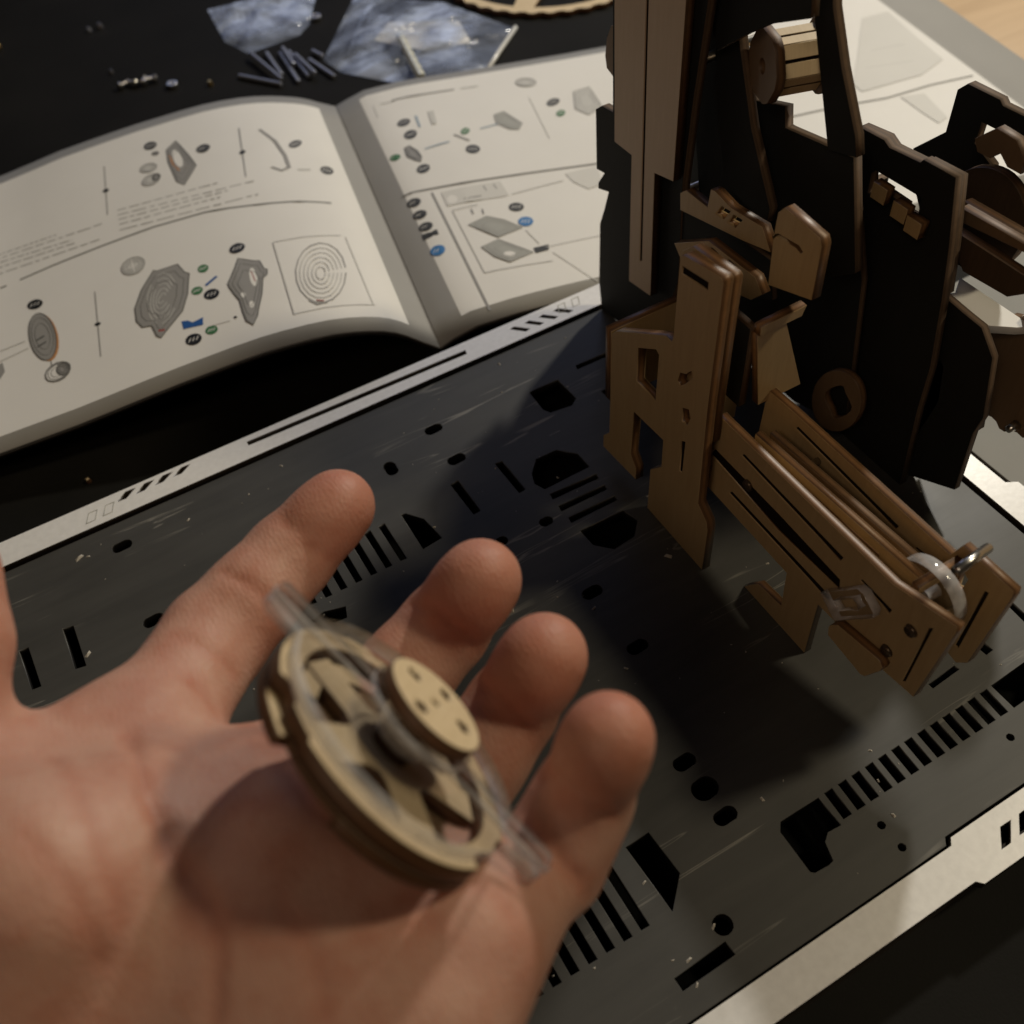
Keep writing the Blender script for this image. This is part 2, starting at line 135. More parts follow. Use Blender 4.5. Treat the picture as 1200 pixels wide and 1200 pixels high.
{"k":"line","col":"text","w":0.75,"p":[[-67.3,110.6],[-65.8,110.6]]},
{"k":"line","col":"text","w":0.75,"p":[[-111.0,111.8],[-103.1,110.3]]},
{"k":"line","col":"text","w":0.75,"p":[[-101.6,110.0],[-96.1,109.0]]},
{"k":"line","col":"text","w":0.75,"p":[[-94.6,108.8],[-86.8,107.8]]},
{"k":"line","col":"text","w":0.75,"p":[[-85.3,107.6],[-78.9,106.7]]},
{"k":"line","col":"text","w":0.75,"p":[[-77.4,106.5],[-71.2,105.7]]},
{"k":"line","col":"text","w":0.75,"p":[[-69.6,105.5],[-66.0,105.1]]},
{"k":"line","col":"text","w":0.75,"p":[[-64.5,105.1],[-56.7,105.2]]},
{"k":"line","col":"text","w":0.75,"p":[[-55.2,105.3],[-52.7,105.3]]},
{"k":"line","col":"text","w":0.75,"p":[[-51.2,105.3],[-49.9,105.3]]},
{"k":"line","col":"text","w":0.75,"p":[[-168.0,128.9],[-165.0,129.0]]},
{"k":"line","col":"text","w":0.75,"p":[[-164.3,129.1],[-163.1,129.0]]},
{"k":"line","col":"text","w":0.75,"p":[[-162.3,128.9],[-159.5,128.7]]},
{"k":"line","col":"text","w":0.75,"p":[[-158.8,128.6],[-155.6,128.3]]},
{"k":"line","col":"text","w":0.75,"p":[[-154.9,128.3],[-152.4,128.0]]},
{"k":"line","col":"text","w":0.75,"p":[[-151.7,128.0],[-149.9,127.8]]},
{"k":"line","col":"text","w":0.75,"p":[[-149.2,127.7],[-147.5,127.6]]},
{"k":"line","col":"text","w":0.75,"p":[[-146.8,127.5],[-143.6,127.2]]},
{"k":"line","col":"text","w":0.75,"p":[[-142.9,127.2],[-141.3,127.0]]},
{"k":"line","col":"text","w":0.75,"p":[[-140.5,126.9],[-139.2,126.8]]},
{"k":"line","col":"text","w":0.75,"p":[[-168.0,125.7],[-165.3,125.8]]},
{"k":"line","col":"text","w":0.75,"p":[[-164.1,125.9],[-162.0,125.7]]},
{"k":"line","col":"text","w":0.75,"p":[[-160.7,125.5],[-156.7,125.1]]},
{"k":"line","col":"text","w":0.75,"p":[[-155.4,125.0],[-150.1,124.4]]},
{"k":"line","col":"text","w":0.75,"p":[[-148.9,124.3],[-145.0,123.9]]},
{"k":"line","col":"text","w":0.75,"p":[[-143.8,123.8],[-139.6,123.3]]},
{"k":"line","col":"text","w":0.75,"p":[[-138.3,123.2],[-136.3,123.0]]},
{"k":"line","col":"text","w":0.75,"p":[[-135.0,122.9],[-130.9,122.6]]},
{"k":"line","col":"text","w":0.75,"p":[[-129.7,122.5],[-123.5,122.1]]},
{"k":"line","col":"text","w":0.75,"p":[[-122.3,122.1],[-118.4,121.9]]},
{"k":"line","col":"text","w":0.75,"p":[[-167.9,122.6],[-166.1,122.5]]},
{"k":"line","col":"text","w":0.75,"p":[[-165.2,122.5],[-161.5,122.2]]},
{"k":"line","col":"text","w":0.75,"p":[[-160.6,122.0],[-158.3,121.7]]},
{"k":"line","col":"text","w":0.75,"p":[[-157.4,121.6],[-154.2,121.1]]},
{"k":"line","col":"text","w":0.75,"p":[[-153.4,121.0],[-151.9,120.8]]},
{"k":"line","col":"text","w":0.75,"p":[[-151.0,120.6],[-146.6,120.0]]},
{"k":"line","col":"text","w":0.75,"p":[[-145.7,119.9],[-141.4,119.2]]},
{"k":"line","col":"text","w":0.75,"p":[[-140.5,119.1],[-139.0,118.9]]},
{"k":"line","col":"text","w":0.75,"p":[[-138.1,118.8],[-133.6,118.1]]},
{"k":"line","col":"text","w":0.75,"p":[[-132.7,118.0],[-132.4,118.0]]},
{"k":"line","col":"text","w":0.75,"p":[[-167.9,118.7],[-164.0,118.7]]},
{"k":"line","col":"text","w":0.75,"p":[[-163.1,118.6],[-160.8,118.3]]},
{"k":"line","col":"text","w":0.75,"p":[[-159.9,118.2],[-155.7,117.7]]},
{"k":"line","col":"text","w":0.75,"p":[[-154.7,117.6],[-150.1,117.0]]},
{"k":"line","col":"text","w":0.75,"p":[[-149.1,116.9],[-144.4,116.4]]},
{"k":"line","col":"text","w":0.75,"p":[[-143.5,116.2],[-140.5,115.9]]},
{"k":"line","col":"text","w":0.75,"p":[[-139.6,115.8],[-136.1,115.4]]},
{"k":"line","col":"text","w":0.75,"p":[[-135.2,115.3],[-131.2,114.8]]},
{"k":"line","col":"text","w":0.75,"p":[[-167.8,113.7],[-163.8,113.9]]},
{"k":"line","col":"text","w":0.75,"p":[[-162.6,113.8],[-157.3,113.3]]},
{"k":"line","col":"text","w":0.75,"p":[[-156.1,113.2],[-150.4,112.7]]},
{"k":"line","col":"text","w":0.75,"p":[[-149.1,112.6],[-147.2,112.4]]},
{"k":"line","col":"text","w":0.75,"p":[[-146.0,112.3],[-142.7,112.0]]},
{"k":"line","col":"text","w":0.75,"p":[[-141.5,111.9],[-135.4,111.4]]},
{"k":"line","col":"text","w":0.75,"p":[[-134.2,111.3],[-130.0,111.0]]},
{"k":"line","col":"text","w":0.75,"p":[[-128.8,111.0],[-125.6,110.8]]},
{"k":"line","col":"text","w":0.75,"p":[[-124.4,110.7],[-120.1,110.5]]},
{"k":"line","col":"grey","w":0.5,"p":[[-114.5,168.9],[-115.5,127.1]]},
{"k":"poly","col":"ink","p":[[-113.5,147.4],[-113.8,146.3],[-114.9,145.8],[-116.0,146.3],[-116.6,147.4],[-116.2,148.4],[-115.2,148.9],[-114.1,148.4]]},
{"k":"line","col":"grey","w":0.5,"p":[[-49.7,166.9],[-52.9,122.1]]},
{"k":"poly","col":"ink","p":[[-49.8,144.1],[-50.2,142.9],[-51.3,142.2],[-52.4,142.4],[-52.9,143.3],[-52.5,144.5],[-51.4,145.3],[-50.3,145.1]]},
{"k":"line","col":"grey","w":0.5,"p":[[-124.4,74.6],[-124.4,32.3]]},
{"k":"poly","col":"ink","p":[[-123.1,52.7],[-123.4,51.9],[-124.3,51.6],[-125.2,52.0],[-125.8,52.8],[-125.5,53.6],[-124.6,53.9],[-123.6,53.5]]},
{"k":"poly","col":"ink2","p":[[-88.6,173.2],[-88.8,171.6],[-89.6,170.3],[-90.8,169.5],[-92.2,169.5],[-93.5,170.2],[-94.5,171.4],[-94.9,173.0],[-94.7,174.6],[-93.9,175.9],[-92.7,176.7],[-91.3,176.7],[-90.0,176.0],[-89.0,174.8]]},
{"k":"line","col":"paper","w":0.35,"p":[[-93.7,172.1],[-92.6,174.2]]},
{"k":"line","col":"paper","w":0.35,"p":[[-92.3,172.2],[-91.2,174.3]]},
{"k":"line","col":"paper","w":0.35,"p":[[-90.9,172.2],[-89.8,174.3]]},
{"k":"poly","col":"ink2","p":[[-64.8,156.1],[-65.1,154.4],[-65.9,153.1],[-67.2,152.2],[-68.7,152.2],[-70.0,152.8],[-71.0,154.1],[-71.4,155.6],[-71.1,157.2],[-70.2,158.4],[-68.9,159.2],[-67.5,159.2],[-66.1,158.6],[-65.2,157.6]]},
{"k":"line","col":"paper","w":0.35,"p":[[-70.2,154.7],[-69.0,156.8]]},
{"k":"line","col":"paper","w":0.35,"p":[[-68.7,154.8],[-67.5,156.8]]},
{"k":"line","col":"paper","w":0.35,"p":[[-67.2,154.8],[-66.0,157.0]]},
{"k":"poly","col":"ink2","p":[[-23.7,149.2],[-24.1,147.6],[-25.0,145.9],[-26.3,144.4],[-27.8,143.4],[-29.1,143.2],[-29.9,143.7],[-30.2,144.9],[-29.9,146.5],[-29.0,148.2],[-27.7,149.7],[-26.2,150.7],[-24.9,150.9],[-24.0,150.4]]},
{"k":"line","col":"paper","w":0.35,"p":[[-29.1,144.8],[-27.8,147.4]]},
{"k":"line","col":"paper","w":0.35,"p":[[-27.6,145.8],[-26.4,148.4]]},
{"k":"line","col":"paper","w":0.35,"p":[[-26.2,146.8],[-24.9,149.4]]},
{"k":"poly","col":"ink2","p":[[-14.7,122.2],[-15.5,120.7],[-16.6,119.6],[-17.9,119.2],[-19.0,119.6],[-19.9,120.7],[-20.2,122.2],[-20.0,124.0],[-19.3,125.5],[-18.2,126.6],[-16.9,127.0],[-15.7,126.6],[-14.8,125.5],[-14.5,123.9]]},
{"k":"line","col":"paper","w":0.35,"p":[[-19.3,122.0],[-17.9,125.1]]},
{"k":"line","col":"paper","w":0.35,"p":[[-18.1,121.6],[-16.7,124.7]]},
{"k":"line","col":"paper","w":0.35,"p":[[-16.9,121.2],[-15.5,124.3]]},
{"k":"poly","col":"grey","p":[[-88.5,164.2],[-88.9,163.2],[-90.0,163.1],[-91.1,163.8],[-91.6,165.1],[-91.1,166.1],[-90.0,166.2],[-88.9,165.5]]},
{"k":"poly","col":"grey","p":[[-84.7,164.6],[-79.6,170.4],[-75.2,153.7],[-72.9,142.7],[-75.9,136.8],[-79.9,129.5],[-82.9,134.4],[-85.0,153.5]]},
{"k":"poly","col":"paper","p":[[-79.5,145.3],[-80.4,146.0],[-81.4,148.1],[-82.1,151.4],[-82.6,155.3],[-82.6,158.8],[-82.2,161.4],[-81.5,162.5],[-80.6,161.9],[-79.6,159.6],[-78.9,156.2],[-78.4,152.4],[-78.4,148.9],[-78.8,146.4]]},
{"k":"line","col":"orange","w":0.8,"p":[[-84.0,159.3],[-82.9,149.8],[-80.8,143.0]]},
{"k":"poly","col":"lgrey","p":[[-90.4,153.4],[-90.7,151.7],[-91.7,150.5],[-93.2,149.9],[-94.9,150.0],[-96.5,150.9],[-97.7,152.4],[-98.1,154.1],[-97.8,155.8],[-96.8,157.0],[-95.3,157.6],[-93.6,157.5],[-92.0,156.6],[-90.9,155.1]]},
{"k":"poly","col":"lgrey","p":[[-90.0,143.8],[-90.1,141.8],[-91.0,139.9],[-92.5,138.7],[-94.3,138.2],[-96.1,138.7],[-97.4,139.9],[-98.1,141.8],[-98.0,143.8],[-97.0,145.7],[-95.5,147.0],[-93.7,147.4],[-92.0,147.0],[-90.6,145.7]]},
{"k":"poly","col":"grey","p":[[-89.9,145.0],[-89.7,143.6],[-89.9,142.2],[-90.5,141.1],[-91.2,140.5],[-92.0,140.5],[-92.7,141.1],[-93.2,142.1],[-93.4,143.5],[-93.2,144.9],[-92.7,146.0],[-92.0,146.6],[-91.1,146.7],[-90.4,146.1]]},
{"k":"line","col":"grey","w":1.6,"p":[[-40.8,162.9],[-35.6,150.3],[-33.3,136.1],[-33.3,124.8],[-37.0,122.3],[-40.9,126.5]]},
{"k":"line","col":"lgrey","w":1.6,"p":[[-30.0,122.5],[-24.4,122.5]]},
{"k":"poly","col":"ink","p":[[-146.5,81.3],[-146.6,79.9],[-147.4,78.7],[-148.6,78.2],[-150.0,78.4],[-151.5,79.2],[-152.6,80.4],[-153.2,82.0],[-153.1,83.5],[-152.4,84.6],[-151.2,85.1],[-149.7,85.0],[-148.2,84.2],[-147.1,82.9]]},
{"k":"line","col":"paper","w":0.35,"p":[[-151.8,80.9],[-151.0,82.9]]},
{"k":"line","col":"paper","w":0.35,"p":[[-150.3,80.8],[-149.5,82.7]]},
{"k":"line","col":"paper","w":0.35,"p":[[-148.8,80.6],[-148.0,82.6]]},
{"k":"poly","col":"ink","p":[[-61.0,69.3],[-61.3,67.8],[-62.1,66.5],[-63.4,65.7],[-64.9,65.6],[-66.2,66.1],[-67.1,67.2],[-67.5,68.7],[-67.2,70.2],[-66.4,71.4],[-65.1,72.2],[-63.6,72.4],[-62.3,71.8],[-61.4,70.7]]},
{"k":"line","col":"paper","w":0.35,"p":[[-66.3,67.9],[-65.2,70.0]]},
{"k":"line","col":"paper","w":0.35,"p":[[-64.8,68.0],[-63.7,70.1]]},
{"k":"line","col":"paper","w":0.35,"p":[[-63.4,68.1],[-62.3,70.3]]},
{"k":"poly","col":"ink","p":[[-75.1,44.1],[-75.4,42.7],[-76.2,41.5],[-77.4,41.0],[-78.7,41.0],[-80.0,41.8],[-81.0,43.0],[-81.4,44.5],[-81.2,46.0],[-80.4,47.1],[-79.2,47.7],[-77.8,47.6],[-76.5,46.9],[-75.5,45.6]]},
{"k":"line","col":"paper","w":0.35,"p":[[-80.2,43.5],[-79.2,45.5]]},
{"k":"line","col":"paper","w":0.35,"p":[[-78.8,43.4],[-77.8,45.4]]},
{"k":"line","col":"paper","w":0.35,"p":[[-77.4,43.3],[-76.4,45.3]]},
{"k":"poly","col":"ink","p":[[-85.2,20.8],[-85.4,19.3],[-86.2,18.2],[-87.4,17.6],[-88.8,17.7],[-90.1,18.5],[-91.1,19.7],[-91.5,21.2],[-91.3,22.7],[-90.5,23.8],[-89.3,24.4],[-87.9,24.3],[-86.6,23.6],[-85.6,22.3]]},
{"k":"line","col":"paper","w":0.35,"p":[[-90.3,20.2],[-89.3,22.2]]},
{"k":"line","col":"paper","w":0.35,"p":[[-88.8,20.1],[-87.9,22.1]]},
{"k":"line","col":"paper","w":0.35,"p":[[-87.4,20.0],[-86.4,22.0]]},
{"k":"poly","col":"green","p":[[-77.2,62.8],[-77.4,61.6],[-77.9,60.7],[-78.8,60.2],[-79.8,60.3],[-80.7,60.8],[-81.4,61.8],[-81.6,63.0],[-81.5,64.2],[-80.9,65.1],[-80.1,65.6],[-79.1,65.5],[-78.2,65.0],[-77.5,64.0]]},
{"k":"line","col":"paper","w":0.35,"p":[[-80.9,62.3],[-80.0,63.8]]},
{"k":"line","col":"paper","w":0.35,"p":[[-80.0,62.2],[-79.0,63.7]]},
{"k":"line","col":"paper","w":0.35,"p":[[-79.0,62.2],[-78.0,63.7]]},
{"k":"poly","col":"green","p":[[-81.2,49.7],[-81.4,48.5],[-81.9,47.7],[-82.8,47.2],[-83.9,47.3],[-84.8,47.8],[-85.5,48.8],[-85.8,49.9],[-85.7,51.0],[-85.1,51.9],[-84.2,52.4],[-83.2,52.3],[-82.2,51.8],[-81.5,50.8]]},
{"k":"line","col":"paper","w":0.35,"p":[[-85.1,49.2],[-84.1,50.6]]},
{"k":"line","col":"paper","w":0.35,"p":[[-84.0,49.2],[-83.1,50.6]]},
{"k":"line","col":"paper","w":0.35,"p":[[-83.0,49.1],[-82.0,50.5]]},
{"k":"poly","col":"green","p":[[-78.7,22.4],[-78.8,21.3],[-79.4,20.4],[-80.4,20.0],[-81.4,20.1],[-82.4,20.6],[-83.1,21.6],[-83.5,22.8],[-83.3,23.9],[-82.7,24.8],[-81.8,25.2],[-80.7,25.2],[-79.7,24.6],[-79.0,23.6]]},
{"k":"line","col":"paper","w":0.35,"p":[[-82.6,22.0],[-81.7,23.5]]},
{"k":"line","col":"paper","w":0.35,"p":[[-81.6,22.0],[-80.6,23.4]]},
{"k":"line","col":"paper","w":0.35,"p":[[-80.5,21.9],[-79.6,23.3]]},
{"k":"line","col":"blue","w":1.3,"p":[[-79.8,51.1],[-74.8,54.6]]},
{"k":"poly","col":"blue","p":[[-91.6,34.2],[-89.3,33.4],[-87.5,30.7],[-85.7,31.3],[-83.3,32.0],[-83.8,27.5],[-91.4,29.2]]},
{"k":"poly","col":"orange","p":[[-140.7,55.6],[-140.5,51.1],[-140.7,47.2],[-141.4,44.1],[-142.4,42.1],[-143.7,41.2],[-145.1,41.6],[-146.7,43.2],[-148.2,45.9],[-149.5,49.5],[-150.6,53.8],[-151.3,58.3],[-151.7,62.9],[-151.5,67.0],[-150.9,70.4],[-149.9,72.6],[-148.5,73.6],[-146.9,73.1],[-145.3,71.4],[-143.8,68.4],[-142.4,64.6],[-141.4,60.2]]},
{"k":"poly","col":"grey","p":[[-141.7,56.7],[-141.5,52.3],[-141.7,48.4],[-142.4,45.3],[-143.4,43.2],[-144.7,42.3],[-146.1,42.7],[-147.7,44.3],[-149.2,47.0],[-150.6,50.6],[-151.7,54.9],[-152.4,59.5],[-152.7,64.1],[-152.6,68.2],[-152.0,71.6],[-150.9,73.8],[-149.6,74.8],[-148.0,74.4],[-146.4,72.6],[-144.8,69.6],[-143.4,65.8],[-142.4,61.4]]},
{"k":"line","col":"ink2","w":0.9,"p":[[-149.9,57.1],[-146.3,58.3]]},
{"k":"line","col":"ink2","w":0.9,"p":[[-149.3,52.8],[-145.7,54.0]]},
{"k":"line","col":"grey","w":0.4,"p":[[-144.0,41.2],[-143.7,37.4]]},
{"k":"poly","col":"grey","p":[[-136.7,34.5],[-136.6,32.0],[-137.4,29.8],[-139.0,28.2],[-141.1,27.6],[-143.2,28.1],[-145.1,29.5],[-146.2,31.6],[-146.4,34.1],[-145.7,36.3],[-144.0,37.9],[-141.9,38.6],[-139.7,38.1],[-137.8,36.6]]},
{"k":"poly","col":"paper","p":[[-138.3,34.1],[-138.2,32.1],[-138.8,30.3],[-140.1,29.1],[-141.8,28.6],[-143.6,28.9],[-145.1,30.1],[-146.0,31.8],[-146.2,33.7],[-145.5,35.5],[-144.2,36.8],[-142.5,37.3],[-140.7,37.0],[-139.2,35.8]]},
{"k":"poly","col":"grey","p":[[-137.3,34.9],[-136.9,33.2],[-137.0,31.6],[-137.6,30.3],[-138.6,29.7],[-139.7,29.8],[-140.7,30.6],[-141.6,32.0],[-142.0,33.7],[-141.9,35.3],[-141.3,36.6],[-140.3,37.2],[-139.2,37.1],[-138.1,36.3]]},
{"k":"line","col":"lgrey","w":0.6,"p":[[-164.7,59.2],[-154.1,59.6]]},
{"k":"line","col":"lgrey","w":0.6,"p":[[-164.6,52.6],[-152.8,54.4]]},
{"k":"poly","col":"grey","p":[[-166.0,50.1],[-163.6,51.5],[-162.5,45.1],[-164.5,41.5]]},
{"k":"poly","col":"lgrey","p":[[-102.4,82.5],[-102.5,79.9],[-103.5,77.6],[-105.3,76.2],[-107.4,76.0],[-109.6,76.9],[-111.3,78.8],[-112.2,81.3],[-112.2,84.0],[-111.2,86.3],[-109.4,87.7],[-107.2,88.0],[-105.0,87.1],[-103.3,85.1]]},
{"k":"line","col":"paper","w":0.5,"p":[[-110.7,81.6],[-104.0,82.2]]},
{"k":"line","col":"paper","w":0.5,"p":[[-107.7,86.6],[-107.0,76.8]]},
{"k":"poly","col":"grey","p":[[-99.2,73.5],[-97.9,72.1],[-89.2,71.9],[-87.1,65.0],[-85.2,62.7],[-86.0,58.9],[-87.4,49.8],[-90.6,40.2],[-96.0,34.1],[-100.3,29.1],[-101.8,31.1],[-103.2,38.4],[-106.9,39.7],[-108.9,44.8],[-108.9,53.2],[-105.2,63.6]]},
{"k":"line","col":"lgrey","w":0.35,"p":[[-93.4,43.8],[-95.9,38.9],[-98.7,37.1],[-101.3,38.8],[-103.1,43.6],[-103.8,50.4],[-103.1,58.0],[-101.1,64.6],[-98.4,68.7],[-95.4,69.4],[-93.0,66.4],[-91.6,60.5]]},
{"k":"line","col":"lgrey","w":0.35,"p":[[-94.3,45.6],[-96.3,41.7],[-98.6,40.3],[-100.7,41.7],[-102.1,45.5],[-102.6,50.9],[-101.9,56.9],[-100.3,62.1],[-98.1,65.4],[-95.7,65.9],[-93.8,63.6],[-92.7,58.9]]},
{"k":"line","col":"lgrey","w":0.35,"p":[[-95.2,47.5],[-96.8,44.6],[-98.6,43.5],[-100.1,44.5],[-101.2,47.4],[-101.4,51.5],[-100.8,55.9],[-99.5,59.7],[-97.8,62.1],[-96.0,62.5],[-94.5,60.8],[-93.8,57.3]]},
{"k":"line","col":"lgrey","w":0.35,"p":[[-96.1,49.3],[-97.3,47.5],[-98.5,46.8],[-99.6,47.4],[-100.2,49.3],[-100.2,52.0],[-99.7,54.9],[-98.7,57.3],[-97.5,58.9],[-96.2,59.1],[-95.3,58.0],[-94.9,55.7]]},
{"k":"line","col":"lgrey","w":0.35,"p":[[-97.0,51.2],[-97.7,50.4],[-98.5,50.1],[-99.0,50.4],[-99.2,51.3],[-99.1,52.5],[-98.6,53.8],[-97.9,55.0],[-97.2,55.7],[-96.5,55.7],[-96.1,55.2],[-96.0,54.2]]},
{"k":"line","col":"red","w":1.2,"p":[[-100.9,33.7],[-98.5,32.8]]},
{"k":"poly","col":"grey","p":[[-64.9,61.7],[-63.4,60.3],[-59.6,57.3],[-57.0,56.0],[-56.2,50.1],[-55.0,48.9],[-55.6,45.6],[-57.5,44.1],[-59.5,33.9],[-62.1,25.6],[-63.1,21.6],[-65.5,16.8],[-67.5,20.5],[-68.0,26.3],[-68.2,34.3],[-69.6,39.1],[-70.9,44.5],[-71.2,47.1],[-68.8,52.1],[-66.6,57.0]]},
{"k":"poly","col":"paper","p":[[-59.5,46.2],[-59.7,43.5],[-60.2,41.4],[-60.8,40.2],[-61.4,40.3],[-62.0,41.5],[-62.4,43.8],[-62.4,46.5],[-62.2,49.3],[-61.7,51.5],[-61.1,52.6],[-60.4,52.6],[-59.9,51.3],[-59.5,49.0]]},
{"k":"poly","col":"paper","p":[[-65.5,36.3],[-65.7,35.6],[-66.1,35.2],[-66.5,35.0],[-66.9,35.2],[-67.2,35.8],[-67.4,36.5],[-67.4,37.2],[-67.2,37.8],[-66.9,38.3],[-66.4,38.4],[-66.0,38.2],[-65.7,37.7],[-65.5,37.0]]},
{"k":"poly","col":"paper","p":[[-63.3,28.9],[-63.5,28.1],[-63.9,27.5],[-64.3,27.2],[-64.7,27.4],[-65.0,28.0],[-65.2,28.9],[-65.1,29.8],[-64.9,30.7],[-64.5,31.3],[-64.1,31.5],[-63.7,31.3],[-63.4,30.7],[-63.2,29.9]]},
{"k":"line","col":"red","w":0.4,"p":[[-61.3,50.8],[-60.7,43.3]]},
{"k":"line","col":"dots","w":0.4,"p":[[-81.8,25.2],[-73.4,24.0]]},
{"k":"poly","col":"ink2","p":[[-70.6,24.6],[-70.8,24.3],[-71.0,24.2],[-71.2,24.2],[-71.5,24.4],[-71.7,24.7],[-71.9,25.0],[-71.9,25.3],[-71.8,25.6],[-71.6,25.7],[-71.3,25.7],[-71.0,25.5],[-70.8,25.2],[-70.7,24.9]]},
{"k":"line","col":"lgrey","w":0.45,"p":[[-49.7,66.5],[-22.1,66.4]]},
{"k":"line","col":"lgrey","w":0.45,"p":[[-49.7,66.5],[-49.8,16.4]]},
{"k":"line","col":"lgrey","w":0.45,"p":[[-49.8,16.4],[-19.3,16.4]]},
{"k":"line","col":"lgrey","w":0.45,"p":[[-20.6,65.5],[-20.0,16.2]]},
{"k":"line","col":"grey","w":0.5,"p":[[-25.8,38.5],[-27.9,31.2],[-30.8,25.1],[-34.3,20.9],[-37.8,19.7],[-41.0,21.1],[-43.4,24.7],[-45.0,30.2],[-45.3,36.9],[-44.4,44.1],[-42.2,50.8],[-39.2,56.1],[-35.5,59.4],[-31.8,60.9],[-28.5,59.6],[-26.1,55.7],[-25.0,49.7],[-25.2,42.3]]},
{"k":"line","col":"lgrey","w":0.5,"p":[[-27.4,38.6],[-29.1,32.4],[-31.6,27.2],[-34.5,23.6],[-37.4,22.6],[-40.1,23.8],[-42.2,26.9],[-43.4,31.6],[-43.7,37.2],[-42.9,43.3],[-41.1,48.9],[-38.5,53.4],[-35.5,56.1],[-32.4,57.3],[-29.6,56.3],[-27.6,53.0],[-26.7,48.0],[-26.8,41.8]]},
{"k":"line","col":"lgrey","w":0.5,"p":[[-28.9,38.7],[-30.3,33.7],[-32.3,29.4],[-34.7,26.5],[-37.0,25.7],[-39.2,26.6],[-40.9,29.1],[-41.9,33.0],[-42.1,37.6],[-41.4,42.5],[-40.0,47.1],[-37.9,50.7],[-35.4,52.9],[-32.9,53.8],[-30.7,53.0],[-29.1,50.4],[-28.4,46.3],[-28.5,41.3]]},
{"k":"line","col":"lgrey","w":0.5,"p":[[-30.4,38.8],[-31.5,34.9],[-33.0,31.6],[-34.8,29.3],[-36.7,28.7],[-38.3,29.4],[-39.6,31.4],[-40.4,34.3],[-40.5,37.9],[-40.0,41.7],[-38.9,45.2],[-37.3,48.0],[-35.4,49.7],[-33.5,50.4],[-31.8,49.7],[-30.6,47.7],[-30.0,44.6],[-30.1,40.8]]},
{"k":"line","col":"lgrey","w":0.5,"p":[[-32.0,38.8],[-32.7,36.1],[-33.8,33.8],[-35.0,32.2],[-36.3,31.8],[-37.4,32.3],[-38.3,33.7],[-38.8,35.7],[-38.9,38.3],[-38.5,40.9],[-37.7,43.4],[-36.6,45.3],[-35.3,46.5],[-34.0,47.0],[-32.9,46.5],[-32.1,45.1],[-31.7,42.9],[-31.8,40.3]]},
{"k":"line","col":"lgrey","w":0.5,"p":[[-33.5,38.9],[-33.9,37.4],[-34.5,36.0],[-35.2,35.1],[-35.9,34.9],[-36.5,35.2],[-37.0,35.9],[-37.3,37.1],[-37.3,38.6],[-37.1,40.1],[-36.6,41.6],[-36.0,42.7],[-35.3,43.3],[-34.6,43.6],[-34.0,43.3],[-33.5,42.5],[-33.3,41.3],[-33.4,39.8]]},
{"k":"line","col":"grey","w":1.0,"p":[[-43.0,23.0],[-40.5,19.3],[-36.5,19.6]]},
{"k":"line","col":"red","w":0.6,"p":[[-40.3,22.1],[-37.6,20.6]]},
{"k":"line","col":"rule","w":1.3,"p":[[10.8,99.0],[33.6,95.2],[61.1,92.7],[101.1,89.4]]},
{"k":"line","col":"grey","w":1.0,"p":[[23.6,93.8],[23.3,46.9],[23.0,5.8]]},
{"k":"line","col":"lgrey","w":0.8,"p":[[20.8,180.3],[27.7,179.3]]},
{"k":"line","col":"grey","w":1.2,"p":[[26.7,180.8],[44.8,180.0],[59.0,179.8]]},
{"k":"line","col":"lgrey","w":1,"p":[[62.5,179.6],[71.5,179.3]]},
{"k":"line","col":"lgrey","w":0.5,"p":[[16.9,180.5],[16.5,168.1]]},
{"k":"poly","col":"ink2","p":[[30.3,157.7],[29.8,156.3],[28.8,155.1],[27.4,154.4],[25.9,154.2],[24.6,154.7],[23.7,155.7],[23.5,157.0],[24.0,158.4],[25.0,159.6],[26.4,160.4],[27.9,160.5],[29.3,160.1],[30.1,159.1]]},
{"k":"line","col":"paper","w":0.35,"p":[[24.7,156.4],[26.1,158.2]]},
{"k":"line","col":"paper","w":0.35,"p":[[26.2,156.5],[27.6,158.4]]},
{"k":"line","col":"paper","w":0.35,"p":[[27.7,156.7],[29.1,158.6]]},
{"k":"poly","col":"ink2","p":[[30.5,145.6],[30.0,143.9],[29.0,142.5],[27.6,141.6],[26.1,141.5],[24.9,142.1],[24.0,143.3],[23.9,144.9],[24.3,146.6],[25.4,148.0],[26.8,148.9],[28.3,149.1],[29.6,148.4],[30.4,147.2]]},
{"k":"line","col":"paper","w":0.35,"p":[[24.9,144.0],[26.5,146.4]]},
{"k":"line","col":"paper","w":0.35,"p":[[26.4,144.2],[28.0,146.5]]},
{"k":"line","col":"paper","w":0.35,"p":[[27.9,144.3],[29.5,146.7]]},
{"k":"poly","col":"ink2","p":[[28.3,114.3],[27.9,112.7],[26.9,111.4],[25.5,110.7],[24.1,110.6],[22.9,111.1],[22.1,112.3],[21.9,113.8],[22.4,115.3],[23.4,116.6],[24.7,117.4],[26.2,117.5],[27.4,116.9],[28.2,115.8]]},
{"k":"line","col":"paper","w":0.35,"p":[[22.9,113.0],[24.4,115.1]]},
{"k":"line","col":"paper","w":0.35,"p":[[24.4,113.1],[25.9,115.2]]},
{"k":"line","col":"paper","w":0.35,"p":[[25.8,113.2],[27.3,115.3]]},
{"k":"poly","col":"ink2","p":[[54.3,119.7],[53.5,118.2],[52.2,117.3],[50.7,117.0],[49.3,117.6],[48.2,118.7],[47.7,120.3],[47.9,122.0],[48.7,123.5],[49.9,124.5],[51.4,124.7],[52.9,124.2],[53.9,123.0],[54.4,121.4]]},
{"k":"line","col":"paper","w":0.35,"p":[[48.8,120.3],[50.4,122.7]]},
{"k":"line","col":"paper","w":0.35,"p":[[50.2,119.7],[51.9,122.2]]},
{"k":"line","col":"paper","w":0.35,"p":[[51.7,119.2],[53.3,121.6]]},
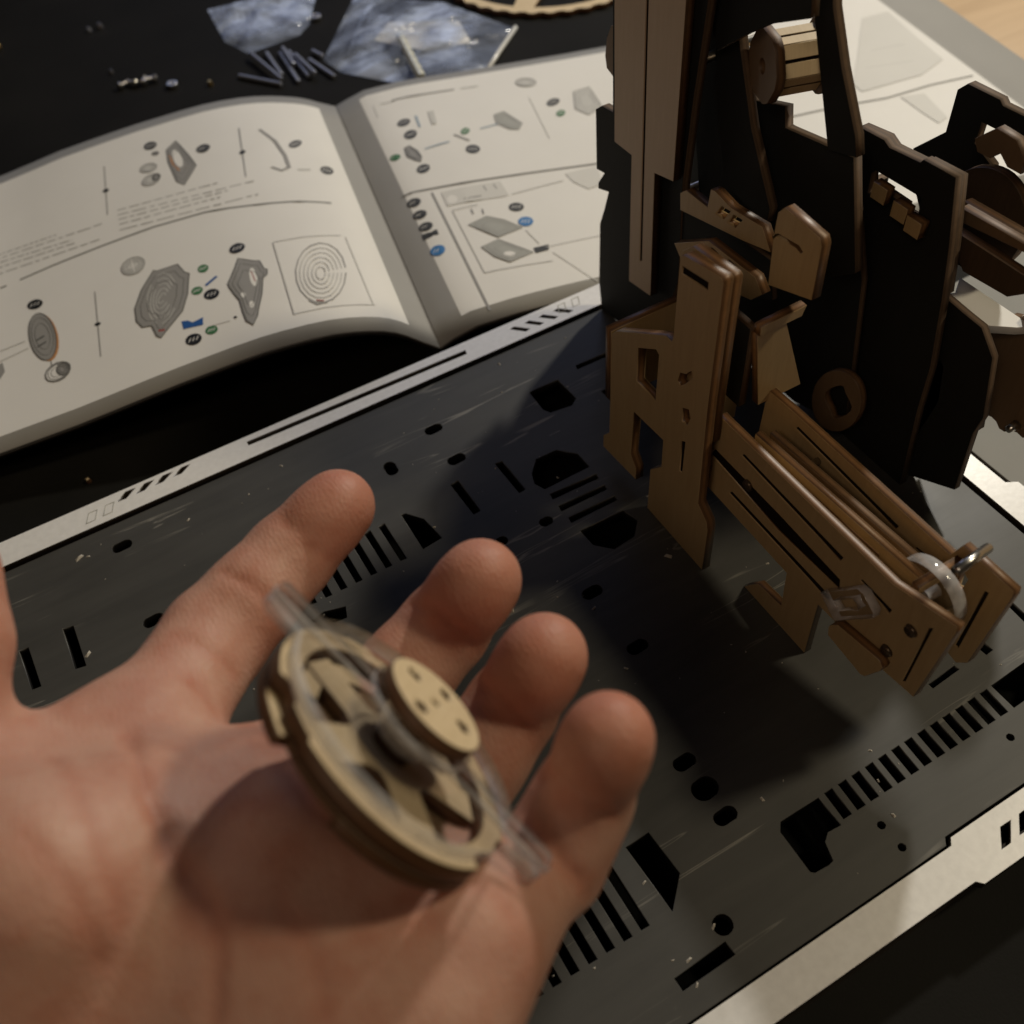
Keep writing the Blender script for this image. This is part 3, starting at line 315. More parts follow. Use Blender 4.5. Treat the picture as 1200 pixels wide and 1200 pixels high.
{"k":"poly","col":"ink2","p":[[105.4,151.4],[104.8,149.9],[103.5,148.5],[101.9,147.5],[100.2,147.1],[98.8,147.3],[98.0,148.2],[97.9,149.5],[98.5,151.0],[99.8,152.5],[101.4,153.5],[103.1,153.9],[104.5,153.6],[105.3,152.7]]},
{"k":"line","col":"paper","w":0.35,"p":[[99.1,149.1],[100.8,151.2]]},
{"k":"line","col":"paper","w":0.35,"p":[[100.8,149.5],[102.5,151.6]]},
{"k":"line","col":"paper","w":0.35,"p":[[102.4,149.9],[104.2,152.1]]},
{"k":"poly","col":"green","p":[[18.1,129.5],[17.8,128.4],[17.0,127.4],[15.9,126.9],[14.8,127.3],[13.8,128.1],[13.2,129.2],[13.0,130.3],[13.4,131.3],[14.1,132.0],[15.1,132.1],[16.3,131.8],[17.3,131.4],[17.9,130.6]]},
{"k":"line","col":"paper","w":0.35,"p":[[13.8,129.5],[15.0,130.4]]},
{"k":"line","col":"paper","w":0.35,"p":[[14.9,129.1],[16.1,130.1]]},
{"k":"line","col":"paper","w":0.35,"p":[[16.0,128.8],[17.3,130.2]]},
{"k":"poly","col":"green","p":[[54.8,138.5],[54.4,137.2],[53.6,136.1],[52.6,135.4],[51.5,135.1],[50.6,135.4],[50.1,136.2],[50.0,137.3],[50.4,138.5],[51.2,139.6],[52.2,140.4],[53.3,140.7],[54.2,140.4],[54.7,139.6]]},
{"k":"line","col":"paper","w":0.35,"p":[[50.6,136.8],[52.0,138.5]]},
{"k":"line","col":"paper","w":0.35,"p":[[51.6,137.1],[53.1,138.8]]},
{"k":"line","col":"paper","w":0.35,"p":[[52.7,137.4],[54.2,139.1]]},
{"k":"poly","col":"green","p":[[104.0,139.4],[103.5,138.1],[102.6,137.0],[101.4,136.2],[100.3,135.9],[99.4,136.2],[98.9,137.0],[98.9,138.1],[99.3,139.4],[100.2,140.5],[101.4,141.3],[102.5,141.6],[103.4,141.3],[103.9,140.5]]},
{"k":"line","col":"paper","w":0.35,"p":[[99.4,137.7],[101.1,139.4]]},
{"k":"line","col":"paper","w":0.35,"p":[[100.6,138.0],[102.2,139.7]]},
{"k":"line","col":"paper","w":0.35,"p":[[101.7,138.2],[103.4,140.0]]},
{"k":"line","col":"bluel","w":1.1,"p":[[33.9,160.7],[33.1,149.7]]},
{"k":"poly","col":"lgrey","p":[[40.4,162.3],[43.4,162.1],[41.6,149.5],[39.1,149.5]]},
{"k":"poly","col":"grey","p":[[21.5,135.0],[24.0,136.1],[26.5,129.9],[27.0,124.0],[25.5,120.1],[23.4,122.8],[20.8,127.3]]},
{"k":"line","col":"bluel","w":0.9,"p":[[30.2,129.6],[42.8,131.2]]},
{"k":"line","col":"grey","w":1.2,"p":[[46.5,136.6],[51.8,128.8]]},
{"k":"line","col":"bluel","w":0.9,"p":[[60.0,137.7],[70.4,139.1]]},
{"k":"poly","col":"lgrey2","p":[[70.2,148.1],[75.6,149.7],[80.5,135.6],[77.1,130.7],[73.3,132.1],[68.8,139.7]]},
{"k":"line","col":"lgrey","w":0.4,"p":[[91.9,158.6],[88.0,117.5]]},
{"k":"poly","col":"lgrey","p":[[114.9,156.9],[124.2,159.3],[122.8,138.4],[113.8,132.6],[109.6,140.3]]},
{"k":"poly","col":"lgrey","p":[[100.4,172.7],[99.3,171.0],[97.4,170.0],[95.2,169.9],[93.0,170.7],[91.3,172.2],[90.5,174.2],[90.6,176.2],[91.7,178.0],[93.6,179.0],[95.9,179.1],[98.1,178.3],[99.8,176.8],[100.6,174.7]]},
{"k":"poly","col":"ink2","p":[[17.5,90.2],[17.0,88.7],[16.0,87.6],[14.8,87.3],[13.4,87.8],[12.2,88.8],[11.5,90.1],[11.2,91.6],[11.7,92.9],[12.6,93.7],[13.9,94.0],[15.2,93.5],[16.5,92.7],[17.3,91.6]]},
{"k":"line","col":"paper","w":0.35,"p":[[12.3,90.4],[13.6,91.9]]},
{"k":"line","col":"paper","w":0.35,"p":[[13.7,90.0],[15.0,91.5]]},
{"k":"line","col":"paper","w":0.35,"p":[[15.0,89.6],[16.4,91.1]]},
{"k":"poly","col":"ink2","p":[[17.5,80.3],[17.1,78.9],[16.1,77.7],[14.9,77.5],[13.5,77.9],[12.3,78.9],[11.6,80.2],[11.4,81.6],[11.8,82.9],[12.7,83.7],[14.0,83.9],[15.3,83.5],[16.5,82.7],[17.3,81.6]]},
{"k":"line","col":"paper","w":0.35,"p":[[12.4,80.5],[13.7,81.9]]},
{"k":"line","col":"paper","w":0.35,"p":[[13.8,80.1],[15.0,81.5]]},
{"k":"line","col":"paper","w":0.35,"p":[[15.1,79.6],[16.4,81.2]]},
{"k":"poly","col":"ink2","p":[[17.6,70.6],[17.1,69.2],[16.2,68.1],[14.9,67.9],[13.6,68.3],[12.5,69.2],[11.7,70.5],[11.5,71.9],[11.9,73.1],[12.8,73.9],[14.1,74.1],[15.4,73.7],[16.6,73.0],[17.4,71.9]]},
{"k":"line","col":"paper","w":0.35,"p":[[12.5,70.8],[13.8,72.2]]},
{"k":"line","col":"paper","w":0.35,"p":[[13.9,70.4],[15.1,71.8]]},
{"k":"line","col":"paper","w":0.35,"p":[[15.2,70.0],[16.5,71.5]]},
{"k":"poly","col":"ink2","p":[[11.4,67.1],[18.3,66.4],[18.0,62.6],[11.4,63.1]]},
{"k":"poly","col":"bluem","p":[[17.8,52.1],[17.4,50.6],[16.4,49.3],[15.1,48.9],[13.7,49.3],[12.5,50.3],[11.8,51.8],[11.6,53.3],[12.0,54.7],[13.0,55.7],[14.3,56.0],[15.6,55.5],[16.9,54.8],[17.7,53.6]]},
{"k":"line","col":"paper","w":0.35,"p":[[12.6,52.1],[14.0,53.8]]},
{"k":"line","col":"paper","w":0.35,"p":[[14.0,51.7],[15.3,53.4]]},
{"k":"line","col":"paper","w":0.35,"p":[[15.4,51.3],[16.8,53.2]]},
{"k":"poly","col":"lgrey3","p":[[27.4,91.8],[54.5,89.9],[54.6,78.0],[52.1,77.5],[27.0,80.5]]},
{"k":"line","col":"grey","w":1.1,"p":[[35.0,82.1],[43.1,81.6]]},
{"k":"poly","col":"paper","p":[[32.6,83.3],[32.0,82.1],[31.1,81.3],[30.1,81.2],[29.2,81.6],[28.5,82.7],[28.2,84.0],[28.4,85.5],[29.0,86.7],[29.9,87.5],[30.9,87.7],[31.8,87.2],[32.5,86.2],[32.8,84.8]]},
{"k":"line","col":"grey","w":0.6,"p":[[46.3,89.2],[46.4,84.7]]},
{"k":"line","col":"grey","w":0.6,"p":[[51.0,88.9],[51.1,84.4]]},
{"k":"line","col":"lgrey","w":0.5,"p":[[28.2,76.4],[39.7,75.7]]},
{"k":"line","col":"lgrey","w":0.5,"p":[[28.2,76.4],[28.1,28.9]]},
{"k":"line","col":"lgrey","w":0.5,"p":[[28.1,28.9],[56.4,25.5]]},
{"k":"line","col":"lgrey","w":0.5,"p":[[56.2,78.1],[81.4,80.9]]},
{"k":"poly","col":"lgrey2","p":[[31.5,63.0],[40.5,65.7],[46.6,60.6],[52.3,52.3],[40.7,49.5]]},
{"k":"poly","col":"lgrey2","p":[[31.9,45.7],[40.1,47.7],[50.9,33.9],[39.9,31.3],[35.2,37.1]]},
{"k":"poly","col":"paper","p":[[43.6,35.5],[43.1,34.9],[42.3,34.5],[41.2,34.6],[40.2,35.0],[39.4,35.6],[38.9,36.5],[39.0,37.3],[39.4,37.9],[40.3,38.3],[41.3,38.2],[42.3,37.8],[43.1,37.1],[43.6,36.3]]},
{"k":"poly","col":"ink2","p":[[57.9,66.7],[57.2,65.5],[55.9,64.7],[54.5,64.6],[53.1,65.1],[52.0,66.2],[51.5,67.6],[51.7,69.1],[52.4,70.3],[53.7,71.1],[55.1,71.2],[56.5,70.7],[57.6,69.6],[58.1,68.2]]},
{"k":"line","col":"paper","w":0.35,"p":[[52.6,67.5],[54.2,69.5]]},
{"k":"line","col":"paper","w":0.35,"p":[[54.0,67.0],[55.6,69.0]]},
{"k":"line","col":"paper","w":0.35,"p":[[55.4,66.4],[57.0,68.5]]},
{"k":"poly","col":"bluem","p":[[58.1,54.8],[57.3,53.5],[56.1,52.7],[54.6,52.5],[53.3,53.0],[52.3,54.2],[51.8,55.6],[52.0,57.2],[52.8,58.5],[54.0,59.3],[55.5,59.5],[56.8,59.0],[57.9,57.9],[58.3,56.4]]},
{"k":"line","col":"paper","w":0.35,"p":[[52.9,55.5],[54.5,57.7]]},
{"k":"line","col":"paper","w":0.35,"p":[[54.2,55.0],[55.8,57.2]]},
{"k":"line","col":"paper","w":0.35,"p":[[55.6,54.5],[57.2,56.7]]},
{"k":"poly","col":"ink2","p":[[51.8,36.7],[58.6,36.7],[57.4,33.3],[51.6,33.0]]},
{"k":"line","col":"grey","w":0.5,"p":[[36.0,73.8],[35.9,69.6]]},
{"k":"line","col":"grey","w":0.5,"p":[[40.5,71.9],[40.0,67.9]]},
{"k":"line","col":"lgrey","w":0.4,"p":[[53.0,50.0],[55.1,38.7]]},
{"k":"line","col":"lgrey","w":0.4,"p":[[57.0,35.4],[82.1,35.5]]},
{"k":"line","col":"lgrey","w":0.4,"p":[[58.4,31.0],[68.3,6.3]]},
{"k":"poly","col":"lgrey3","p":[[84.1,86.1],[100.3,87.4],[96.9,72.6],[89.6,70.6],[85.2,78.1]]},
{"k":"poly","col":"lgrey3","p":[[283.0,165.0],[298.9,165.8],[296.5,133.8],[295.3,109.3],[277.6,100.7],[243.3,98.8],[243.0,106.2]]},
{"k":"line","col":"rule","w":1.0,"p":[[196.3,92.8],[216.3,92.1],[233.9,90.7],[251.1,88.7],[275.7,90.5],[298.8,89.6]]},
{"k":"line","col":"lgrey","w":0.8,"p":[[268.3,132.4],[287.3,131.1]]},
{"k":"line","col":"lgrey","w":0.8,"p":[[257.3,118.1],[281.4,114.1]]},
{"k":"poly","col":"lgrey3","p":[[256.9,86.9],[268.7,84.9],[266.0,61.9],[259.6,59.1],[258.1,70.7]]}],"rods":[[[113.9,539.7,-10.8],[130.0,515.9,-10.8]],
[[127.3,556.9,-10.8],[131.1,517.4,-10.8]],
[[135.9,555.1,-10.8],[133.8,525.6,-10.8]],
[[142.3,550.2,-10.8],[138.7,512.7,-10.8]],
[[144.7,550.8,-10.8],[142.5,528.3,-10.8]],
[[147.1,549.0,-10.8],[145.4,514.4,-10.8]],
[[147.6,538.7,-10.8],[148.5,512.0,-10.8]],
[[152.8,532.3,-10.8],[156.9,505.6,-10.8]],
[[158.2,540.3,-10.8],[160.6,531.1,-10.8]]],"screws":[[56.6,570.1,-12.0],[62.3,568.1,-12.0],[67.7,566.3,-12.0],[72.5,566.1,-12.0]],"nuts":[[80.0,553.4,-12.0],[175.9,577.5,-12.0]],"bits":[[98.0,542.0,-12.0],[55.4,591.0,-12.0],[64.9,651.7,-12.0],[58.1,651.6,-12.0],[-34.9,288.1,-12.0]],"bag2":[[159.7,528.6,-10.0],[206.7,590.8,-10.0],[245.8,547.8,-10.0],[263.5,493.5,-10.0],[218.8,452.9,-10.0],[186.7,473.0,-10.0],[162.5,508.6,-10.0]],"bag1":[[126.4,632.3,-10.0],[145.9,628.1,-10.0],[163.0,644.1,-10.0],[188.7,608.3,-10.0],[170.1,574.0,-10.0],[159.9,564.8,-10.0],[127.4,562.2,-10.0],[121.3,586.0,-10.0]],"slip2":[[190.1,525.7,-9.0],[206.0,540.2,-9.0],[239.5,516.2,-9.0],[233.0,489.7,-9.0],[208.8,496.4,-9.0]],"stick2":[[202.3,517.3,-8.0],[192.4,469.4,-8.0]],"yel":[6.9,664.9,-12.0],"hand":{"fingers":[[[[-33.7,106.56,85.45],11.4],
[[-11.1,130.13,78.21],11.0],
[[10.24,140.11,79.86],9.6],
[[24.47,143.51,84.58],8.0]],
[[[-17.9,86.92,86.69],11.2],
[[11.29,104.39,65.66],10.6],
[[31.55,109.33,73.54],9.6],
[[41.33,108.07,86.19],8.2]],
[[[-4.39,66.77,84.23],10.8],
[[16.24,77.18,69.27],10.0],
[[33.65,84.07,76.32],9.0],
[[42.36,84.14,89.58],7.9]],
[[[7.53,47.74,91.03],10.2],
[[24.18,52.78,82.35],9.2],
[[33.37,56.53,90.76],8.3],
[[38.73,57.1,107.1],7.0]],
[[[-57.42,79.2,93.4],13],
[[-62.96,105.46,100.46],11.5],
[[-48.92,127.3,113.46],10.4],
[[-45.13,138.57,117.83],9.2]]],"pads":[[[20.76,141.63,84.61],6.8],
[[-0.43,134.19,80.21],7.8],
[[38.58,107.53,84.34],7.1000000000000005],
[[21.27,106.1,70.89],8.1],
[[39.84,83.41,87.65],6.7],
[[24.76,80.01,74.15],7.7],
[[37.02,56.39,104.47],5.8],
[[28.53,54.19,87.96],6.8]],"palm":[[[-33.7,106.56,85.45],11,[-89.38,48.85,60.45],14],
[[-17.9,86.92,86.69],10.5,[-83.65,40.69,61.23],14],
[[-4.39,66.77,84.23],10.3,[-76.79,30.89,62.16],14],
[[7.53,47.74,91.03],10.3,[-71.63,23.54,62.85],14],
[[-85.94,43.95,60.92],17,[-169.46,-19.42,28.02],22],
[[-74.5,27.63,62.47],17,[-153.43,-42.28,30.19],22],
[[-25.48,95.17,89.01],9,[-84.91,44.06,64.61],13],
[[-10.82,75.28,88.4],9,[-78.61,35.07,65.46],13],
[[1.89,55.69,90.57],9,[-72.61,26.5,66.27],13],
[[-45.89,79.91,105.51],17,[-86.97,47.78,66.1],17],
[[-52.26,92.93,101.33],13,[-40.77,86.34,96.53],13],
[[-57.34,104.44,97.76],9,[-33.07,109.3,85.11],9.5],
[[-50.09,103.3,95.52],9,[-34.39,108.36,86.54],10],
[[-8.73,67.02,98.35],12,[-26.33,54.41,90.9],14],
[[-2.0,58.2,96.74],10,[-14.99,47.39,92.16],13],
[[-12.98,71.24,92.3],11,[-74.6,33.29,74.87],15],
[[-31.98,85.24,96.12],11,[-66.9,48.15,75.86],15],
[[-2.61,39.74,90.74],11,[-70.03,22.83,66.62],15]],"creases":[[[[28.0,62.26,95.01],[29.05,56.64,103.43],[31.25,51.39,103.75],[34.6,48.68,95.84]],0.85,1.0],
[[[21.84,55.45,94.38],[23.73,49.82,94.29],[25.45,45.08,89.68]],0.85,1.0],
[[[26.62,114.03,81.06],[30.44,105.39,86.92],[33.69,99.93,81.95],[35.1,99.77,74.22]],0.8,1.0],
[[[11.58,141.51,90.17],[14.72,132.76,85.67]],0.8,1.0],
[[[-3.58,135.93,89.63],[0.69,129.2,88.41],[3.03,125.14,82.19]],0.8,1.0],
[[[29.68,88.48,84.28],[31.6,81.2,88.89],[33.25,76.76,84.42],[33.44,75.31,80.75]],0.8,1.0],
[[[-8.3,93.63,94.59],[-7.51,80.32,104.91],[-5.6,69.05,110.62],[-1.68,62.26,110.33],[4.03,57.57,108.0]],0.9,1.3],
[[[-28.52,101.7,102.37],[-27.29,84.31,111.29],[-27.15,74.69,108.69],[-24.81,65.21,107.23],[-26.07,57.91,107.07],[-29.38,51.37,105.66]],0.9,1.3],
[[[-4.16,51.81,108.14],[2.13,51.2,107.0],[8.38,50.28,105.08],[11.93,46.67,103.28],[12.71,43.16,101.88]],0.5,1.0],
[[[-38.82,98.33,110.45],[-34.52,84.08,117.76],[-33.95,74.29,116.26],[-35.79,67.58,111.58]],0.5,0.9],
[[[-41.42,80.62,121.9],[-38.37,70.93,117.83],[-39.99,64.21,109.43]],0.45,0.8],
[[[-17.12,112.67,92.07],[-15.72,107.58,88.8],[-11.09,98.14,93.11]],0.5,0.9],
[[[-7.93,49.49,107.8],[-3.08,48.78,107.18],[2.4,46.63,105.81]],0.45,0.8],
[[[-15.43,58.87,109.25],[-13.98,50.43,107.99],[-16.05,43.31,106.48]],0.45,0.8],
[[[22.49,50.34,94.86],[24.21,46.83,92.41],[26.16,43.73,85.8]],0.4,0.8],
[[[-16.84,125.06,91.28],[-12.83,120.14,89.89],[-10.1,115.84,83.8]],0.5,0.9],
[[[14.0,137.8,90.14],[16.87,132.28,83.08]],0.35,0.7]]},"gad":{"s":1.01,"o":[6.41,70.82,111.53],"x":[0.2965,-0.8171,-0.4943],"y":[0.4052,0.5764,-0.7097],"z":[0.8648,0.0102,0.502]},"cam":{"R":[[0.8659,-0.49528,-0.07004],[-0.4257,-0.65614,-0.6231],[0.26266,0.56936,-0.779]],"H":250.0}}""")
scene = bpy.context.scene
col = scene.collection
for o in list(bpy.data.objects): bpy.data.objects.remove(o)

# ---------------------------------------------------------------- camera
R = DATA['cam']['R']
cd = bpy.data.cameras.new('camera'); cam = bpy.data.objects.new('camera', cd); col.objects.link(cam)
right, down, fwd = Vector(R[0]), Vector(R[1]), Vector(R[2])
cm = Matrix((right, -down, -fwd)).transposed().to_4x4()
cm.translation = Vector((0, 0, 0.250))
cam.matrix_world = cm
cd.sensor_width = 36; cd.lens = 34.5; cd.clip_start = 0.01; cd.clip_end = 20
cd.dof.use_dof = True; cd.dof.focus_distance = 0.275; cd.dof.aperture_fstop = 13.5
scene.camera = cam
# ---------------------------------------------------------------- world + lamps
w = bpy.data.worlds.new('World'); scene.world = w; w.use_nodes = True
w.node_tree.nodes['Background'].inputs[0].default_value = (1.0, 0.80, 0.62, 1)
w.node_tree.nodes['Background'].inputs[1].default_value = 0.010
def area(name, loc, target, size, power, color, shape='DISK', size_y=None):
    l = bpy.data.lights.new(name, 'AREA'); l.shape = shape; l.size = size
    if size_y: l.size_y = size_y
    l.energy = power; l.color = color
    o = bpy.data.objects.new(name, l); col.objects.link(o)
    o.location = loc
    o.rotation_euler = (Vector(target) - Vector(loc)).to_track_quat('-Z', 'Y').to_euler()
    return o
area('table_lamp', (0.98, 0.66, 0.72), (0.12, 0.20, 0), 0.07, 6.9, (1.0, 0.945, 0.83))
area('ceiling_lamp', (1.05, -0.14, 1.12), (0.10, 0.10, 0), 0.17, 6.2, (1.0, 0.86, 0.60))
area('monitor', (0.40, 1.02, 0.44), (0.2, 0.35, 0.0), 0.58, 0.65, (0.55, 0.65, 1.0), 'RECTANGLE', 0.42)
area('warm_fill', (-0.9, -0.5, 1.3), (0.1, 0.15, 0.05), 0.5, 2.75, (1.0, 0.79, 0.58))  # added warm fill from the front left, lifts the palm and unlit faces
scene.render.engine = 'CYCLES'
scene.view_settings.view_transform = 'Standard'; scene.view_settings.look = 'None'
scene.view_settings.exposure = 0.0; scene.view_settings.gamma = 1.0
scene.cycles.use_denoising = True
scene.cycles.transparent_max_bounces = 24; scene.cycles.max_bounces = 10; scene.cycles.transmission_bounces = 10
scene.cycles.caustics_refractive = False; scene.cycles.caustics_reflective = False

# ---------------------------------------------------------------- materials
def new_mat(name):
    m = bpy.data.materials.new(name); m.use_nodes = True
    nt = m.node_tree; b = nt.nodes['Principled BSDF']
    return m, nt, b
def nd(nt, t, **kw):
    n = nt.nodes.new(t)
    for k, v in kw.items(): setattr(n, k, v)
    return n
def ramp(nt, src, stops):
    r = nd(nt, 'ShaderNodeValToRGB'); cr = r.color_ramp
    while len(cr.elements) < len(stops): cr.elements.new(0.5)
    for e, (p, c) in zip(cr.elements, stops): e.position = p; e.color = (*c, 1) if len(c) == 3 else c
    nt.links.new(src, r.inputs[0]); return r.outputs[0]
def noise(nt, vec, scale, detail=4, rough=.55, dist=0):
    n = nd(nt, 'ShaderNodeTexNoise'); n.inputs['Scale'].default_value = scale; n.inputs['Detail'].default_value = detail
    n.inputs['Roughness'].default_value = rough; n.inputs['Distortion'].default_value = dist
    nt.links.new(vec, n.inputs['Vector']); return n.outputs['Fac']
def mapping(nt, src, scale=(1, 1, 1), rot=(0, 0, 0)):
    m = nd(nt, 'ShaderNodeMapping'); m.inputs['Scale'].default_value = scale; m.inputs['Rotation'].default_value = rot
    nt.links.new(src, m.inputs[0]); return m.outputs[0]
def mix(nt, f, a, b):
    m = nd(nt, 'ShaderNodeMix', data_type='RGBA')
    for s, v in ((0, f), (6, a), (7, b)):
        if hasattr(v, 'node'): nt.links.new(v, m.inputs[s])
        else: m.inputs[s].default_value = v if s == 0 else (*v, 1)
    return m.outputs[2]
def bump(nt, b, h, strength, dist=0.0003):
    bp = nd(nt, 'ShaderNodeBump'); bp.inputs['Strength'].default_value = strength; bp.inputs['Distance'].default_value = dist
    nt.links.new(h, bp.inputs['Height']); nt.links.new(bp.outputs[0], b.inputs['Normal'])
def math_(nt, op, a, b=None):
    m = nd(nt, 'ShaderNodeMath', operation=op)
    for i, v in enumerate((a, b)):
        if v is None: continue
        if hasattr(v, 'node'): nt.links.new(v, m.inputs[i])
        else: m.inputs[i].default_value = v
    return m.outputs[0]
def simple(name, c, rough=.5, metal=0, spec=.5):
    m, nt, b = new_mat(name)
    b.inputs['Base Color'].default_value = (*c, 1); b.inputs['Roughness'].default_value = rough
    b.inputs['Metallic'].default_value = metal; b.inputs['Specular IOR Level'].default_value = spec
    return m
def sheet(name, light, dark, edge, rough=.55, gs=60):
    # laser-cut plywood: face colour with long grain, burnt edges (object-space normal tells face from edge)
    m, nt, b = new_mat(name)
    tc = nd(nt, 'ShaderNodeTexCoord')
    g = noise(nt, mapping(nt, tc.outputs['Object'], (gs*12, gs, gs*3)), 1.0, 6, .6, .6)
    spk = noise(nt, tc.outputs['Object'], 900, 3)
    face = mix(nt, math_(nt, 'MULTIPLY', spk, .35), ramp(nt, g, [(.3, dark), (.72, light)]), dark)
    sx = nd(nt, 'ShaderNodeSeparateXYZ'); nt.links.new(tc.outputs['Normal'], sx.inputs[0])
    f = math_(nt, 'GREATER_THAN', math_(nt, 'ABSOLUTE', sx.outputs[2]), .55)
    lay = nd(nt, 'ShaderNodeSeparateXYZ'); nt.links.new(tc.outputs['Object'], lay.inputs[0])
    ply = math_(nt, 'GREATER_THAN', math_(nt, 'ABSOLUTE', lay.outputs[2]), .0005)
    en = noise(nt, tc.outputs['Object'], 420, 4)
    ed = mix(nt, ply, tuple(c*1.7 for c in edge), edge)
    ed = mix(nt, math_(nt, 'MULTIPLY', en, .6), ed, tuple(c*.4 for c in edge))
    nt.links.new(mix(nt, f, ed, face), b.inputs['Base Color'])
    b.inputs['Roughness'].default_value = rough
    bump(nt, b, g, .12)
    return m
M = {}
M['ply'] = sheet('plywood', (.47, .330, .172), (.405, .275, .138), (.17, .085, .035), .42)
M['tan'] = sheet('sanded_plywood', (.58, .435, .31), (.53, .39, .27), (.15, .08, .04), .5)
M['brown'] = sheet('dark_brown_plywood', (.20, .125, .070), (.17, .105, .058), (.13, .068, .03))
M['dark'] = sheet('deep_brown_plywood', (.085, .052, .030), (.055, .033, .018), (.14, .075, .036))  # very dark brown face colour
M['black'] = sheet('black_plywood', (.0055, .005, .0045), (.0035, .0035, .003), (.12, .075, .045), .75)
M['pale'] = sheet('pale_plywood', (.72, .57, .37), (.62, .48, .29), (.085, .036, .014), gs=90)

def plate_mat():
    m, nt, b = new_mat('black_board')
    tc = nd(nt, 'ShaderNodeTexCoord'); ob = tc.outputs['Object']
    g = noise(nt, mapping(nt, ob, (18, 140, 30)), 1.0, 7, .62, .5)
    blot = noise(nt, ob, 14, 4, .6)
    sc = noise(nt, mapping(nt, ob, (10, 120, 10), (0, 0, .55)), 1.0, 3, .5, 1.2)
    scr = math_(nt, 'MULTIPLY', ramp(nt, sc, [(.60, (0, 0, 0)), (.615, (1, 1, 1)), (.62, (1, 1, 1)), (.64, (0, 0, 0))]), ramp(nt, blot, [(.46, (0, 0, 0)), (.6, (1, 1, 1))]))
    base = ramp(nt, g, [(.3, (.046, .045, .042)), (.7, (.066, .064, .059))])
    base = mix(nt, ramp(nt, blot, [(.35, (0, 0, 0)), (.75, (.35, .35, .35))]), base, (.082, .079, .072))
    base = mix(nt, math_(nt, 'MULTIPLY', scr, .7), base, (.30, .285, .25))
    sx = nd(nt, 'ShaderNodeSeparateXYZ'); nt.links.new(tc.outputs['Normal'], sx.inputs[0])
    base = mix(nt, math_(nt, 'GREATER_THAN', sx.outputs[2], .6), (.006, .005, .004), base)
    nt.links.new(base, b.inputs['Base Color'])
    nt.links.new(ramp(nt, blot, [(.3, (.40,)*3), (.7, (.56,)*3)]), b.inputs['Roughness'])
    bump(nt, b, g, .10)
    return m
M['board'] = plate_mat()
def strip_mat():
    m, nt, b = new_mat('silver_paint')
    tc = nd(nt, 'ShaderNodeTexCoord')
    g = noise(nt, tc.outputs['Object'], 500, 5); st = noise(nt, tc.outputs['Object'], 45, 4)
    c = ramp(nt, g, [(.3, (.84, .83, .82)), (.7, (.92, .91, .90))])
    c = mix(nt, ramp(nt, st, [(.55, (0, 0, 0)), (.8, (.5, .5, .5))]), c, (.74, .72, .68))
    sx = nd(nt, 'ShaderNodeSeparateXYZ'); nt.links.new(tc.outputs['Normal'], sx.inputs[0])
    f = math_(nt, 'GREATER_THAN', sx.outputs[2], .9)
    nt.links.new(mix(nt, f, (.03, .022, .016), c), b.inputs['Base Color'])
    b.inputs['Roughness'].default_value = .36; b.inputs['Metallic'].default_value = .12
    bump(nt, b, g, .08)
    return m
M['silver'] = strip_mat()
def skin_mat():
    m, nt, b = new_mat('skin')
    tc = nd(nt, 'ShaderNodeTexCoord'); ob = tc.outputs['Object']
    bl = noise(nt, ob, 55, 3, .5); bl2 = noise(nt, ob, 130, 4, .6); vo = nd(nt, 'ShaderNodeTexVoronoi'); vo.inputs['Scale'].default_value = 1100
    nt.links.new(ob, vo.inputs['Vector'])
    at = nd(nt, 'ShaderNodeAttribute', attribute_name='flush')
    c = ramp(nt, bl, [(.32, (.48, .245, .180)), (.5, (.54, .298, .222)), (.70, (.58, .345, .262))])
    c = mix(nt, ramp(nt, bl2, [(.44, (0, 0, 0)), (.72, (.6, .6, .6))]), c, (.46, .185, .12))
    c = mix(nt, math_(nt, 'MULTIPLY', at.outputs['Fac'], .75), c, (.44, .155, .095))
    nt.links.new(c, b.inputs['Base Color'])
    b.inputs['Roughness'].default_value = .52; b.inputs['Specular IOR Level'].default_value = .35
    b.inputs['Subsurface Weight'].default_value = .25; b.inputs['Subsurface Scale'].default_value = .004
    b.inputs['Subsurface Radius'].default_value = (1.0, .35, .18)
    ridge = nd(nt, 'ShaderNodeTexWave'); ridge.inputs['Scale'].default_value = 320; ridge.inputs['Distortion'].default_value = 9; ridge.inputs['Detail'].default_value = 3
    nt.links.new(ob, ridge.inputs['Vector'])
    h = math_(nt, 'ADD', math_(nt, 'MULTIPLY', vo.outputs['Distance'], .6), math_(nt, 'ADD', math_(nt, 'MULTIPLY', ridge.outputs['Fac'], .25), math_(nt, 'MULTIPLY', bl2, 2.2)))
    bump(nt, b, h, .25, .0005)
    return m
M['skin'] = skin_mat()
def clear(name, tint=(1, 1, 1), rough=.03, ior=1.49):
    m, nt, b = new_mat(name)
    b.inputs['Base Color'].default_value = (*tint, 1); b.inputs['Transmission Weight'].default_value = 1
    b.inputs['Roughness'].default_value = rough; b.inputs['IOR'].default_value = ior
    return m
